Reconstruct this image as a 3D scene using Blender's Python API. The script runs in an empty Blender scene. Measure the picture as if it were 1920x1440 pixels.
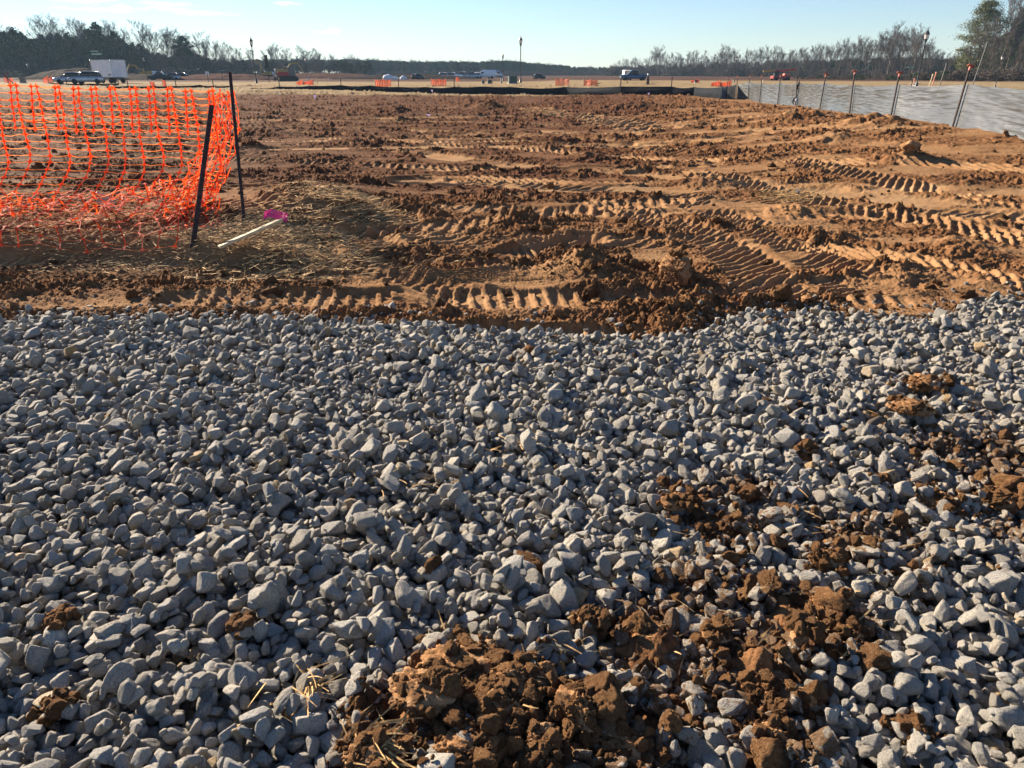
import bpy, math, random
import numpy as np
from mathutils import Vector, Matrix
R = math.radians
random.seed(7); rng = np.random.default_rng(7)
scene = bpy.context.scene
COL = scene.collection
# ---------------------------------------------------------------- camera
EYE, PITCH, FPX = 1.6, R(23.6), 1331.0
CP, SP = math.cos(PITCH), math.sin(PITCH)
cam_d = bpy.data.cameras.new('camera'); cam = bpy.data.objects.new('camera', cam_d); COL.objects.link(cam)
cam.location = (0, 0, EYE); cam.rotation_euler = (math.pi/2-PITCH, 0, 0)
cam_d.sensor_width = 36; cam_d.lens = 36*FPX/1920; cam_d.clip_start = .05; cam_d.clip_end = 9000
scene.camera = cam
# ---------------------------------------------------------------- noise
def _hash(ix, iy, seed):
    h = (ix.astype(np.int64)*374761393 + iy.astype(np.int64)*668265263 + seed*1274126177) & 0xffffffff
    h = ((h ^ (h >> 13))*1274126177) & 0xffffffff
    h = ((h ^ (h >> 15))*2246822519) & 0xffffffff
    return (h ^ (h >> 16)) & 0xffffffff
def pn(x, y, seed=0):
    """2D gradient noise, about -1..1"""
    x = np.asarray(x, float); y = np.asarray(y, float)
    x0 = np.floor(x); y0 = np.floor(y); fx = x-x0; fy = y-y0
    u = fx*fx*fx*(fx*(fx*6-15)+10); v = fy*fy*fy*(fy*(fy*6-15)+10)
    def g(ox, oy):
        a = _hash(x0+ox, y0+oy, seed)*(2*math.pi/4294967296.0)
        return np.cos(a)*(fx-ox) + np.sin(a)*(fy-oy)
    a = g(0, 0); b = g(1, 0); c = g(0, 1); d = g(1, 1)
    return ((a+(b-a)*u) + ((c+(d-c)*u)-(a+(b-a)*u))*v)*1.5
def fbm(x, y, o=4, seed=0, gain=.5):
    r = 0; a = 1; t = 0
    for i in range(o):
        r = r+a*pn(x*2**i*1.03+i*7.3, y*2**i*1.03-i*3.1, seed+i); t += a; a *= gain
    return r/t
def pn3(p, seed=0):
    """cheap 3D noise from three planes of 2D noise"""
    return (pn(p[:, 0]+.37*p[:, 2], p[:, 1]-.61*p[:, 2], seed)+pn(p[:, 1]+.43*p[:, 0]+9, p[:, 2]+.21*p[:, 0], seed+5)
            + pn(p[:, 2]-.5*p[:, 1]+3, p[:, 0]+.3*p[:, 1], seed+9))/1.9
def ss(x, a, b):
    t = np.clip((x-a)/(b-a), 0, 1); return t*t*(3-2*t)
# ---------------------------------------------------------------- terrain
def zmac(x, y):
    """large forms of the ground"""
    x = np.asarray(x, float); y = np.asarray(y, float)
    zr = ss(x, 2, 10)*ss(y, 6.5, 15)*(.58-.36*ss(y, 16, 44))
    far = .5*ss(y, 60, 84)
    bank = .20*ss(y+.12*np.sin(x*2.1), 6.25, 6.6)*(1-ss(x, -2.7, -1.5))*(1-ss(y, 9, 13))
    return zr+far+bank + .04*np.sin(x*.21+1)*ss(y, 8, 20)*(1-ss(y, 44, 60))
def ray(px, py):
    u = (px-960)/FPX; v = (720-py)/FPX
    return np.array([u, CP+v*SP, v*CP-SP])
def hit(px, py, off=0.0):
    d = ray(px, py); t = .8
    for i in range(6000):
        p = d*t; z = EYE+p[2]
        if z <= float(zmac(p[0], p[1]))+off: break
        t *= 1.003 if t > 6 else 1.0015
    return np.array([p[0], p[1], float(zmac(p[0], p[1]))+off])
def depth(p): return p[1]*CP-(p[2]-EYE)*SP
def at(px, py, D):
    d = ray(px, py)*D; return np.array([d[0], d[1], EYE+d[2]])
edge_px = [(-500, 600), (0, 598), (130, 596), (330, 600), (520, 600), (640, 602), (700, 606), (800, 612), (870, 622), (940, 626), (1060, 630), (1200, 637),
           (1290, 630), (1340, 606), (1400, 592), (1500, 584), (1600, 590), (1690, 601), (1760, 600), (1800, 578), (1850, 566), (1920, 566), (2400, 560)]
_e = np.array([hit(a, b)[:2] for a, b in edge_px])
def gedge(x): return np.interp(x, _e[:, 0], _e[:, 1])
dirt_px = [(900, 1290, .16, 1.1), (800, 1330, .16, 1), (1080, 1340, .16, 1), (1000, 1400, .2, 1.1), (700, 1440, .15, .9), (1330, 1130, .3, .75),
           (1200, 1200, .22, .9), (1400, 1250, .3, .85), (1530, 1160, .2, 1), (1460, 1390, .25, .75), (1600, 1010, .4, .72), (1380, 960, .38, .75), (1250, 980, .3, .55),
           (1720, 900, .5, .6), (1850, 880, .5, .72), (1890, 1000, .3, .7), (1500, 860, .4, .4), (1120, 1110, .2, .4), (1760, 770, .5, .5), (1450, 770, .4, .4),
           (960, 690, .45, .5), (1120, 700, .5, .42), (1820, 690, .5, .4), (1250, 1320, .25, .75), (1180, 1420, .2, .8), (1600, 1300, .3, .4), (1130, 840, .4, .3)]
_d = [(hit(a, b)[:2], r, k) for a, b, r, k in dirt_px]
def dirtmask(x, y):
    m = np.zeros_like(x)
    for c, r, k in _d:
        m = np.maximum(m, k*np.exp(-((x-c[0])**2+(y-c[1])**2)/(2*r*r*.8)))
    m = m + .28*fbm(x*3.1, y*3.1, 3, 41)*ss(x, -1.5, 1.5)
    return ss(m, .3, .95)
# lumps and hollows (px, py, radius m, height m)
bumps = [(_p(a, b) if False else hit(a, b)[:2], r, h) for a, b, r, h in [
    (1090, 505, .34, .13), (1150, 520, .28, .09), (1040, 490, .22, .06), (1265, 520, .17, .17), (1310, 570, .35, .04), (1290, 600, .3, .03), (960, 418, .26, .16), (1000, 425, .2, .1), (760, 395, .25, .1),
    (1690, 300, .4, .15), (1560, 262, .5, .12), (1500, 225, .8, .25), (890, 202, 1.0, .35), (915, 205, .8, .3), (1180, 205, 1.4, .3), (1640, 232, .7, .2),
    (600, 400, .45, .14), (650, 395, .4, .14), (540, 375, .4, .14), (700, 470, .4, .05), (850, 470, .3, -.07), (760, 480, .38, -.1), (1330, 345, .4, .12), (1100, 300, .6, .12),
    (1480, 400, .35, .1), (1800, 470, .4, .1), (1700, 520, .35, .08), (1880, 540, .4, .06), (420, 290, .8, .15), (1380, 545, .4, -.05), (740, 215, 1.1, .25), (500, 250, 1, .15)]]
gr_b = [(hit(a, b)[:2], r, h) for a, b, r, h in [
    (1520, 745, .28, .07), (1420, 690, .3, .06), (1640, 800, .22, -.05), (1560, 850, .4, -.02), (350, 985, .35, -.055), (620, 965, .3, -.06), (150, 950, .4, -.03), (640, 800, .5, .03), (240, 820, .5, .035),
    (480, 1100, .3, .03), (600, 1350, .2, .03), (200, 1180, .25, -.03), (900, 870, .4, .03), (920, 970, .25, -.03), (1850, 610, .6, .07), (1400, 620, .5, .06), (980, 640, .4, -.03), (200, 640, .7, .05), (600, 640, .7, .03)]]
# machine tracks: pixel polyline, half width, lug spacing, depth, lug height, skew, smoothness
tracks_px = [
    ([(420, 562), (900, 562), (1330, 566)], .27, .12, .03, .032, .15, .9),
    ([(840, 618), (1140, 622)], .12, .105, .05, .05, 0, 1),
    ([(-100, 572), (400, 560), (860, 556)], .2, .14, .015, .03, 1.2, .6),
    ([(380, 523), (700, 520)], .1, .12, .03, .04, .1, .7),
    ([(690, 455), (740, 492), (830, 505), (930, 490), (1050, 462)], .3, .11, .07, .045, -.5, 1),
    ([(830, 478), (960, 452), (1120, 436)], .2, .11, .02, .05, .8, .9),
    ([(850, 520), (1030, 515)], .22, .09, .0, .03, 20, .7),
    ([(1170, 395), (1290, 430), (1400, 490), (1440, 530)], .34, .13, .02, .04, .9, .9),
    ([(1300, 385), (1430, 430), (1560, 500), (1610, 540)], .34, .13, .02, .045, .9, .9),
    ([(1330, 330), (1520, 372), (1760, 420), (2000, 470)], .36, .14, .02, .06, .8, .9),
    ([(1560, 470), (1720, 490), (1990, 560)], .32, .14, .02, .05, .9, .9),
    ([(1480, 300), (1700, 350), (2000, 400)], .34, .15, .02, .05, .8, .8),
    ([(560, 272), (1000, 264), (1400, 283), (1500, 284)], .22, .16, .03, .05, .2, .9),
    ([(440, 300), (900, 320), (1300, 312)], .3, .17, .03, .05, .5, .8),
    ([(450, 350), (800, 330), (1200, 350), (1500, 320)], .3, .15, .03, .05, .8, .8),
    ([(1000, 205), (1230, 240)], 1.1, .55, .03, .09, .7, 1),
    ([(1380, 255), (1560, 235), (1700, 228)], .4, .3, .03, .06, .6, .9),
    ([(700, 370), (745, 400), (750, 440)], .3, .12, .02, .03, .5, .9),
    ([(480, 400), (600, 480), (820, 540)], .2, .13, .02, .03, .5, .4),
    ([(-300, 316), (0, 318), (400, 334), (820, 348)], .26, 0, .05, 0, 0, 1.5),
    ([(380, 234), (700, 241), (960, 252), (1300, 268)], .45, 0, .06, 0, 0, 1.5),
    ([(500, 247), (900, 262), (1150, 272)], .3, 0, .05, 0, 0, 1.4),
    ([(0, 238), (380, 236)], .4, 0, .06, 0, 0, 1.4),
    ([(860, 318), (1130, 318)], .35, 0, .02, 0, 0, 1.2),
    ([(1160, 560), (1450, 545), (1700, 530)], .3, 0, .03, 0, 0, .5),
    ([(1600, 268), (1800, 285), (2000, 290)], .35, 0, .03, 0, 0, 1),
    ([(1320, 400), (1500, 420), (1600, 440)], .35, 0, .0, 0, 0, .6),
]
_tr = [([hit(*p)[:2] for p in t[0]],)+t[1:] for t in tracks_px]
_q = random.Random(21)
for _i in range(17):
    cy = 7.5*math.exp(_q.random()*1.7); cx = _q.uniform(-.5, .62)*cy+.5; an = _q.gauss(-.25, .28) if cx > 0 else _q.gauss(.05, .2); Ln = _q.uniform(.25, .6)*cy+1
    p_ = [np.array([cx+math.cos(an)*Ln*f, cy+math.sin(an)*Ln*f+_q.uniform(-.12, .12)*Ln*(1-f*f)]) for f in (-1, -.5, 0, .5, 1)]
    if min(p[1] for p in p_) < 6.2: continue
    if _i % 3 == 2: _tr.append((p_, .3+.012*cy, 0, .03, 0, 0, 1.4))
    else: _tr.append((p_, .28+.006*cy, _q.uniform(.13, .17)+.003*cy, .025, _q.uniform(.025, .045), _q.choice([.0, .5, .9, -.7]), .9))
straw_zones = [(hit(a, b)[:2], rx, ry, k) for a, b, rx, ry, k in [
    (600, 385, .55, .5, 1.0), (480, 425, .45, .5, 1), (650, 400, .35, .45, .9), (560, 440, .45, .3, .6), (300, 440, 1.2, .45, .9), (80, 420, 1.5, .7, .9), (560, 480, .7, .22, .5), (250, 490, 1.6, .2, .7), (500, 520, .5, .12, .35)]]
def strawmask(x, y):
    m = np.zeros_like(x)
    for c, rx, ry, k in straw_zones:
        m = np.maximum(m, k*np.exp(-(((x-c[0])/rx)**2+((y-c[1])/ry)**2)))
    return m
def darkzone(x, y): return np.clip(ss(y, 7, 12)*(1-ss(x-.12*y, -1.5, 3.5))*.9 + .6*ss(y, 18, 40)*(1-ss(x, 6, 12)), 0, 1)  # darker clay at left, with low-sun shade put into its colour
def ground(x, y):
    """full ground height and tone masks at any points"""
    x = np.asarray(x, float); y = np.asarray(y, float); r = np.hypot(x, y)
    z = zmac(x, y)
    near = 1-ss(y, 78, 92)
    inside = ss(gedge(x)-y, -.12, .22)          # 1 under the gravel
    rough = np.clip(.72+2.3*fbm(x*.45+5, y*.8, 3, 11), .08, 1.45)
    rough = rough*(1-.75*ss(x, 6.0+.10*y, 8.3+.10*y))
    wx = x+.10*fbm(x*3, y*3, 2, 61); wy = y+.10*fbm(x*3+9, y*3, 2, 62)
    n1 = fbm(wx*1.3, wy*1.6, 3, 21)
    b = 1-np.abs(pn(wx*3.6, wy*3.9, 31)); b2 = 1-np.abs(pn(wx*8.5, wy*9, 32)); b3 = np.abs(pn(wx*19, wy*19, 33)); b4 = np.abs(pn(x*41, y*41, 34)); b5 = pn(x*90, y*90, 35)
    amp = (1+.9*ss(r, 12, 40))
    det = amp*rough*(.045*n1 + .020*(b**2-.6) + .022*(b2**2-.6)*(.5+ss(n1, -.2, .4)) + .022*(b3-.25)*1.6 + .016*(b4-.25)*1.6) + .005*b5*(1-ss(r, 8, 16))
    # steeper lumps where noise crosses a level
    lum = ss(fbm(wx*4.1+3, wy*4.6, 3, 77), .12, .34)
    det = det + amp*rough*.04*lum*(.7+.6*b3)
    det = det + rough*.10*ss(y, 9, 16)*fbm(wx*.4+2, wy*1.1, 3, 78)
    smooth = np.zeros_like(x)
    dz = np.zeros_like(x)
    for c, rr, h in bumps:
        q = ((x-c[0])**2+(y-c[1])**2)/(rr*rr)
        m = q < 9
        if m.any():
            lump = 1+.8*fbm(x[m]*7/rr*.3, y[m]*7/rr*.3, 3, 51)
            dz[m] += h*np.exp(-q[m]*1.2)*lump
    for pts, hw, sp, dep, lug, skew, sm in _tr:
        P = np.array(pts); lo = P.min(0)-hw*2.2; hi = P.max(0)+hw*2.2
        m = (x > lo[0]) & (x < hi[0]) & (y > lo[1]) & (y < hi[1])
        if not m.any(): continue
        # densify with catmull-like interpolation
        tt = np.linspace(0, len(P)-1, (len(P)-1)*6+1); Q = np.stack([np.interp(tt, np.arange(len(P)), P[:, k]) for k in (0, 1)], 1)
        if len(P) > 2:
            K = np.array([.25, .5, .25])
            for _ in range(4): Q[1:-1] = K[0]*Q[:-2]+K[1]*Q[1:-1]+K[2]*Q[2:]
        X = x[m]; Y = y[m]; best = np.full(X.shape, 1e9); S = np.zeros_like(X); Dl = np.zeros_like(X); acc = 0
        for i in range(len(Q)-1):
            a = Q[i]; d = Q[i+1]-a; L = np.hypot(*d)
            if L < 1e-6: continue
            d = d/L; rx = X-a[0]; ry = Y-a[1]
            t = np.clip(rx*d[0]+ry*d[1], 0 if i else -.3, L if i < len(Q)-2 else L+.3)
            ex = rx-t*d[0]; ey = ry-t*d[1]; dd = ex*ex+ey*ey
            k = dd < best; best[k] = dd[k]; S[k] = acc+t[k]; Dl[k] = (d[0]*ry-d[1]*rx)[k]; acc += L
        dist = np.sqrt(best)+.05*fbm(X*2.5, Y*2.5, 2, 91)
        w = 1-ss(dist, hw*.72, hw)
        pres = ss(fbm(X*1.1+hw*9, Y*1.1, 2, 95)+.35, 0, .3) if lug else ss(fbm(X*.8, Y*1.1, 3, 96)+.30, 0, .3)
        w = w*(pres if lug else .35+.65*pres)
        dz0 = -dep*w + .6*dep*np.exp(-((dist-hw*1.1)/(hw*.22+.02))**2)
        if lug:
            ph = (S+skew*Dl)/sp + .13*fbm(X*3.5, Y*3.5, 2, 97)
            lugz = (.5+.5*np.cos(2*np.pi*ph))
            lugz = ss(lugz, .42, .95)*np.clip(.85+.8*fbm(X*4, Y*4, 3, 98), .15, 1.3)+.10*fbm(X*24, Y*24, 2, 99)
            dz0 = dz0+.8*lug*w*lugz
        det[m] *= (1-np.clip(.84*w*min(sm, 1.1), 0, .93)); dz[m] += dz0
        smooth[m] = np.maximum(smooth[m], w*sm)
    D = dirtmask(x, y)
    gb = np.zeros_like(x)
    for c, rr, h in gr_b: gb += h*np.exp(-((x-c[0])**2+(y-c[1])**2)/(rr*rr))
    gsoil = .138*D*(.8+.55*fbm(x*5, y*5, 3, 43)); gin = -.105+gsoil+gb+.02*fbm(x*1.2, y*1.2, 2, 44)
    lumps = .5*det+.02*lum*D
    zz = z+ near*(det+dz)*(1-inside) + inside*(gin+lumps)
    far = ss(y, 70, 90)
    zz = zz+far*.06*fbm(x*.22, y*.22, 3, 71)*(1-ss(r, 200, 400))
    smooth = np.maximum(smooth, .8*(1-ss(rough, .1, .55))*near*(1-.85*darkzone(x, y)))
    return zz, inside, smooth*(1-inside), rough, D
# ---------------------------------------------------------------- materials
def new_mat(name):
    m = bpy.data.materials.new(name); m.use_nodes = True
    nt = m.node_tree; b = nt.nodes['Principled BSDF']; return m, nt, b
def N(nt, t, **kw):
    n = nt.nodes.new(t)
    for k, v in kw.items(): setattr(n, k, v)
    return n
def ramp(nt, stops, fac):
    r = nt.nodes.new('ShaderNodeValToRGB'); e = r.color_ramp.elements
    while len(e) < len(stops): e.new(.5)
    for i, (p, c) in enumerate(stops): e[i].position = p; e[i].color = tuple(c)+(1,)
    nt.links.new(fac, r.inputs[0]); return r.outputs[0]
def mixc(nt, f, a, b, bt='MIX'):
    n = nt.nodes.new('ShaderNodeMix'); n.data_type = 'RGBA'; n.blend_type = bt
    for s, v in ((n.inputs[0], f), (n.inputs[6], a), (n.inputs[7], b)):
        if hasattr(v, 'links'): nt.links.new(v, s)
        elif isinstance(v, (int, float)): s.default_value = v
        else: s.default_value = tuple(v)+(1,)
    return n.outputs[2]
def noise(nt, scale, detail=4, rough=.6, coord='Object'):
    tc = nt.nodes.new('ShaderNodeTexCoord'); n = nt.nodes.new('ShaderNodeTexNoise')
    n.inputs['Scale'].default_value = scale; n.inputs['Detail'].default_value = detail; n.inputs['Roughness'].default_value = rough
    nt.links.new(tc.outputs[coord], n.inputs['Vector']); return n.outputs['Fac']
def bump(nt, b, h, strength=.5, dist=.01):
    n = nt.nodes.new('ShaderNodeBump'); n.inputs['Strength'].default_value = strength; n.inputs['Distance'].default_value = dist
    nt.links.new(h, n.inputs['Height']); nt.links.new(n.outputs[0], b.inputs['Normal'])
def simple(name, c, rough=.6, metal=0, var=.25, scale=8, c2=None, bmp=0, spec=.5, bdist=.01):
    m, nt, b = new_mat(name)
    c2 = c2 or tuple(v*(1-var) for v in c)
    f = noise(nt, scale)
    nt.links.new(ramp(nt, [(.35, c2), (.65, c)], f), b.inputs['Base Color'])
    b.inputs['Roughness'].default_value = rough; b.inputs['Metallic'].default_value = metal
    b.inputs['Specular IOR Level'].default_value = spec
    if bmp: bump(nt, b, noise(nt, scale*4), bmp, bdist)
    return m
def attr(nt, name, typ='GEOMETRY'):
    a = nt.nodes.new('ShaderNodeAttribute'); a.attribute_name = name; a.attribute_type = typ; return a
def mth(nt, op, a, b=None, clamp=False):
    n = nt.nodes.new('ShaderNodeMath'); n.operation = op; n.use_clamp = clamp
    for i, v in enumerate((a, b)):
        if v is None: continue
        if hasattr(v, 'links'): nt.links.new(v, n.inputs[i])
        else: n.inputs[i].default_value = v
    return n.outputs[0]
CLAY_D = (.085, .040, .019); CLAY_M = (.185, .090, .041); CLAY_L = (.40, .25, .13); CLAY_O = (.27, .133, .056)
def mat_ground():
    m, nt, b = new_mat('clay_ground')
    f1 = noise(nt, 1.3, 6, .65); f2 = noise(nt, 14, 5, .7); f3 = noise(nt, 110, 3, .6); f0 = noise(nt, .12, 3, .5)
    base = ramp(nt, [(.30, CLAY_D), (.5, CLAY_M), (.72, CLAY_O)], f1)
    base = mixc(nt, .55, base, ramp(nt, [(.3, CLAY_D), (.52, CLAY_M), (.7, (.40, .21, .09))], f2))
    red = attr(nt, 'red').outputs['Fac']
    base = mixc(nt, red, base, ramp(nt, [(.3, (.045, .019, .011)), (.55, (.115, .050, .026)), (.75, (.28, .14, .07))], f2))
    sm = attr(nt, 'smooth').outputs['Fac']
    base = mixc(nt, mth(nt, 'MULTIPLY', sm, .75, True), base, ramp(nt, [(.3, (.30, .155, .068)), (.7, CLAY_L)], f1))
    far = attr(nt, 'farfield').outputs['Fac']
    farc = ramp(nt, [(.3, (.17, .11, .055)), (.5, (.34, .25, .135)), (.7, (.26, .17, .085))], f0)
    farc = mixc(nt, .4, farc, ramp(nt, [(.35, (.14, .095, .045)), (.65, (.38, .29, .17))], f1))
    farc = mixc(nt, attr(nt, 'beyond').outputs['Fac'], farc, ramp(nt, [(.35, (.055, .030, .020)), (.65, (.12, .062, .040))], f0))
    base = mixc(nt, far, base, farc)
    wet = attr(nt, 'under').outputs['Fac']
    base = mixc(nt, mth(nt, 'MULTIPLY', wet, .55), base, ramp(nt, [(.35, (.10, .05, .026)), (.65, (.30, .15, .065))], f2))
    base = mixc(nt, .35, base, ramp(nt, [(.3, (.55, .5, .45)), (.7, (1.0, 1.0, 1.0))], f3), 'MULTIPLY')
    nt.links.new(base, b.inputs['Base Color']); b.inputs['Roughness'].default_value = .95; b.inputs['Specular IOR Level'].default_value = .04
    h = mth(nt, 'ADD', mth(nt, 'MULTIPLY', f2, 1.0), mth(nt, 'MULTIPLY', f3, .28))
    bump(nt, b, h, .7, .02)
    return m
def mat_stone():
    m, nt, b = new_mat('grey_granite')
    tint = attr(nt, 'tint', 'INSTANCER').outputs['Fac']; dirt = attr(nt, 'dirt', 'INSTANCER').outputs['Fac']
    base = ramp(nt, [(0, (.26, .25, .24)), (.25, (.45, .435, .41)), (.42, (.50, .50, .50)), (.48, (.62, .575, .52)), (.56, (.56, .57, .58)), (.66, (.66, .64, .60)), (.88, (.76, .735, .69)), (.95, (.74, .66, .54)), (1, (.58, .42, .24))], tint)
    f = noise(nt, 5, 5, .75); f2 = noise(nt, 26, 3, .8); f3 = noise(nt, 1.1, 3, .6)
    base = mixc(nt, .8, base, ramp(nt, [(.35, (.52, .53, .56)), (.5, (.95, .95, .95)), (.66, (1.2, 1.18, 1.14))], f), 'MULTIPLY')
    base = mixc(nt, .75, base, ramp(nt, [(.38, (.30, .31, .34)), (.46, (.95, .95, .95)), (.57, (1, 1, 1)), (.64, (1.3, 1.28, 1.25))], f2), 'MULTIPLY')
    base = mixc(nt, 1.0, base, (1.10, 1.04, .93), 'MULTIPLY')
    mud = ramp(nt, [(.4, (.15, .075, .034)), (.6, (.33, .19, .09))], f)
    k = mth(nt, 'GREATER_THAN', mth(nt, 'ADD', mth(nt, 'ADD', mth(nt, 'MULTIPLY', dirt, .50), f3), mth(nt, 'MULTIPLY', f, .3)), 1.0)
    dust = mth(nt, 'MULTIPLY', dirt, .22)
    base = mixc(nt, dust, base, (.33, .22, .13))
    base = mixc(nt, mth(nt, 'MULTIPLY', k, .9), base, mud)
    nt.links.new(base, b.inputs['Base Color']); b.inputs['Roughness'].default_value = .8; b.inputs['Specular IOR Level'].default_value = .18
    bump(nt, b, mth(nt, 'ADD', f, mth(nt, 'MULTIPLY', f2, .35)), .75, .12)
    return m
def mat_clod(inst=True):
    m, nt, b = new_mat('clay_clod' if inst else 'clay_lump')
    f = noise(nt, 3 if inst else 16, 6, .75); f2 = noise(nt, 14 if inst else 90, 3, .7)
    base = ramp(nt, [(.3, (.16, .078, .035)), (.5, (.29, .150, .066)), (.7, (.43, .255, .125))], f)
    if inst:
        t = attr(nt, 'tint', 'INSTANCER').outputs['Fac']
        base = mixc(nt, .8, base, ramp(nt, [(0, (.55, .5, .5)), (.5, (.95, .95, .95)), (1, (1.3, 1.25, 1.2))], t), 'MULTIPLY')
    else:
        base = mixc(nt, mth(nt, 'MULTIPLY', ramp(nt, [(.5, (0, 0, 0)), (.6, (1, 1, 1))], noise(nt, 9, 3)), .6), base, (.33, .215, .12))
    nt.links.new(base, b.inputs['Base Color']); b.inputs['Roughness'].default_value = .9; b.inputs['Specular IOR Level'].default_value = .1
    bump(nt, b, mth(nt, 'ADD', f, mth(nt, 'MULTIPLY', f2, .4)), .9, .15 if inst else .012)
    return m
def translucent(name, c, t=.5, rough=.5, c2=None, scale=10, thin=None):
    m, nt, b = new_mat(name)
    f = noise(nt, scale)
    col = ramp(nt, [(.35, c2 or tuple(v*.75 for v in c)), (.65, c)], f)
    nt.links.new(col, b.inputs['Base Color']); b.inputs['Roughness'].default_value = rough
    tr = nt.nodes.new('ShaderNodeBsdfTranslucent'); nt.links.new(col if thin is None else mixc(nt, 1.0, (1, 1, 1), thin, 'MULTIPLY'), tr.inputs[0])
    mx = nt.nodes.new('ShaderNodeMixShader'); mx.inputs[0].default_value = t
    nt.links.new(b.outputs[0], mx.inputs[1]); nt.links.new(tr.outputs[0], mx.inputs[2])
    nt.links.new(mx.outputs[0], nt.nodes['Material Output'].inputs[0]); return m
M = {}
M['ground'] = mat_ground(); M['stone'] = mat_stone(); M['clod'] = mat_clod(True); M['lump'] = mat_clod(False)
M['net'] = translucent('orange_plastic_net', (.90, .085, .018), .45, .75, thin=(1.0, .12, .02))
M['strand'] = translucent('stretched_orange_strand', (.95, .20, .05), .5, .75, c2=(.9, .16, .04), thin=(1.0, .28, .07))
M['farnet'] = translucent('faded_orange_net', (.85, .16, .07), .4, .6, scale=3)
M['straw'] = translucent('dry_straw', (.74, .47, .19), .12, .9, c2=(.13, .065, .026), scale=30)
M['rust'] = simple('rusty_post_steel', (.055, .028, .022), .8, .0, scale=20, c2=(.022, .013, .013), bmp=.3)
M['cap'] = simple('faded_orange_cap', (.55, .17, .10), .6, scale=15)
M['wood'] = simple('pale_stake_wood', (.62, .50, .30), .75, scale=18, c2=(.45, .34, .19), bmp=.3)
M['pink'] = translucent('pink_ribbon', (.80, .05, .26), .3, .5)
M['purple'] = translucent('violet_ribbon', (.55, .42, .80), .3, .5)
M['black'] = simple('black_painted_metal', (.012, .014, .016), .45, scale=6)
M['bark'] = simple('grey_bark', (.15, .125, .10), .95, scale=3, c2=(.065, .052, .042), spec=.05)
M['barkl'] = simple('pale_bark', (.26, .225, .185), .9, scale=3, c2=(.13, .11, .09))
M['twig'] = simple('bare_twigs', (.17, .14, .115), .95, scale=.6, c2=(.07, .056, .046), spec=.03)
M['pine'] = simple('pine_needles', (.055, .085, .028), .8, scale=.7, c2=(.022, .042, .018), spec=.08)
M['pinel'] = simple('yellow_green_needles', (.17, .17, .045), .8, scale=.8, c2=(.065, .085, .028))
M['glass'] = simple('dark_glass', (.02, .03, .04), .08, scale=3)
M['lampglass'] = simple('frosted_lamp_glass', (.75, .75, .72), .3, scale=3)
M['white'] = simple('white_paint', (.78, .79, .80), .35, scale=1.2, c2=(.66, .67, .69))
M['boxw'] = simple('white_box_panels', (.66, .68, .72), .5, scale=.7, c2=(.54, .56, .61))
M['silver'] = simple('silver_paint', (.42, .46, .50), .3, .5, scale=1)
M['bluecar'] = simple('blue_paint', (.05, .11, .20), .25, .3, scale=1)
M['darkcar'] = simple('dark_paint', (.02, .022, .027), .25, scale=1)
M['tyre'] = simple('tyre_rubber', (.02, .02, .02), .85, scale=10)
M['yellow'] = simple('machine_yellow', (.45, .27, .035), .5, scale=2, c2=(.30, .18, .03))
M['redm'] = simple('red_machine_paint', (.42, .045, .03), .45, scale=2)
M['steel'] = simple('dull_steel', (.16, .155, .15), .5, .6, scale=5)
M['greenbox'] = simple('green_utility_paint', (.028, .065, .05), .5, scale=2)
M['signg'] = simple('green_sign_face', (.012, .14, .07), .5, scale=4)
M['signr'] = simple('red_sign_face', (.50, .03, .03), .5, scale=4)
M['concrete'] = simple('concrete', (.42, .40, .37), .9, scale=3)
M['wrap'] = simple('white_plastic_wrap', (.62, .66, .70), .35, scale=3, c2=(.45, .5, .55))
M['redclay'] = simple('red_clay_mound', (.085, .036, .023), .95, scale=.5, c2=(.045, .02, .015), bmp=.6, bdist=.15, spec=.02)
M['shadedsoil'] = simple('shaded_soil_mound', (.032, .022, .017), .95, scale=.4, c2=(.016, .012, .010), bmp=.6, bdist=.15, spec=.02)  # mound soil; shade on the near slopes is put into the colour
def mat_silt(name, c, c2, t, spec=.5, rough=.4):
    m = translucent(name, c, t, rough, c2=c2, scale=1.5); nt = m.node_tree; b = nt.nodes['Principled BSDF']
    tc = nt.nodes.new('ShaderNodeTexCoord'); mp = nt.nodes.new('ShaderNodeMapping'); mp.inputs['Scale'].default_value = (1.2, 1.2, 16)
    n = nt.nodes.new('ShaderNodeTexNoise'); n.inputs['Scale'].default_value = 2.2; n.inputs['Detail'].default_value = 4
    nt.links.new(tc.outputs['Object'], mp.inputs[0]); nt.links.new(mp.outputs[0], n.inputs['Vector'])
    bump(nt, b, n.outputs['Fac'], .35, .03); b.inputs['Specular IOR Level'].default_value = spec; return m
M['siltg'] = mat_silt('grey_silt_fabric', (.10, .103, .103), (.058, .060, .060), .20, .7, .32)
M['siltb'] = mat_silt('black_silt_fabric', (.012, .015, .022), (.008, .010, .014), .03, .08, .85)
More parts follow.
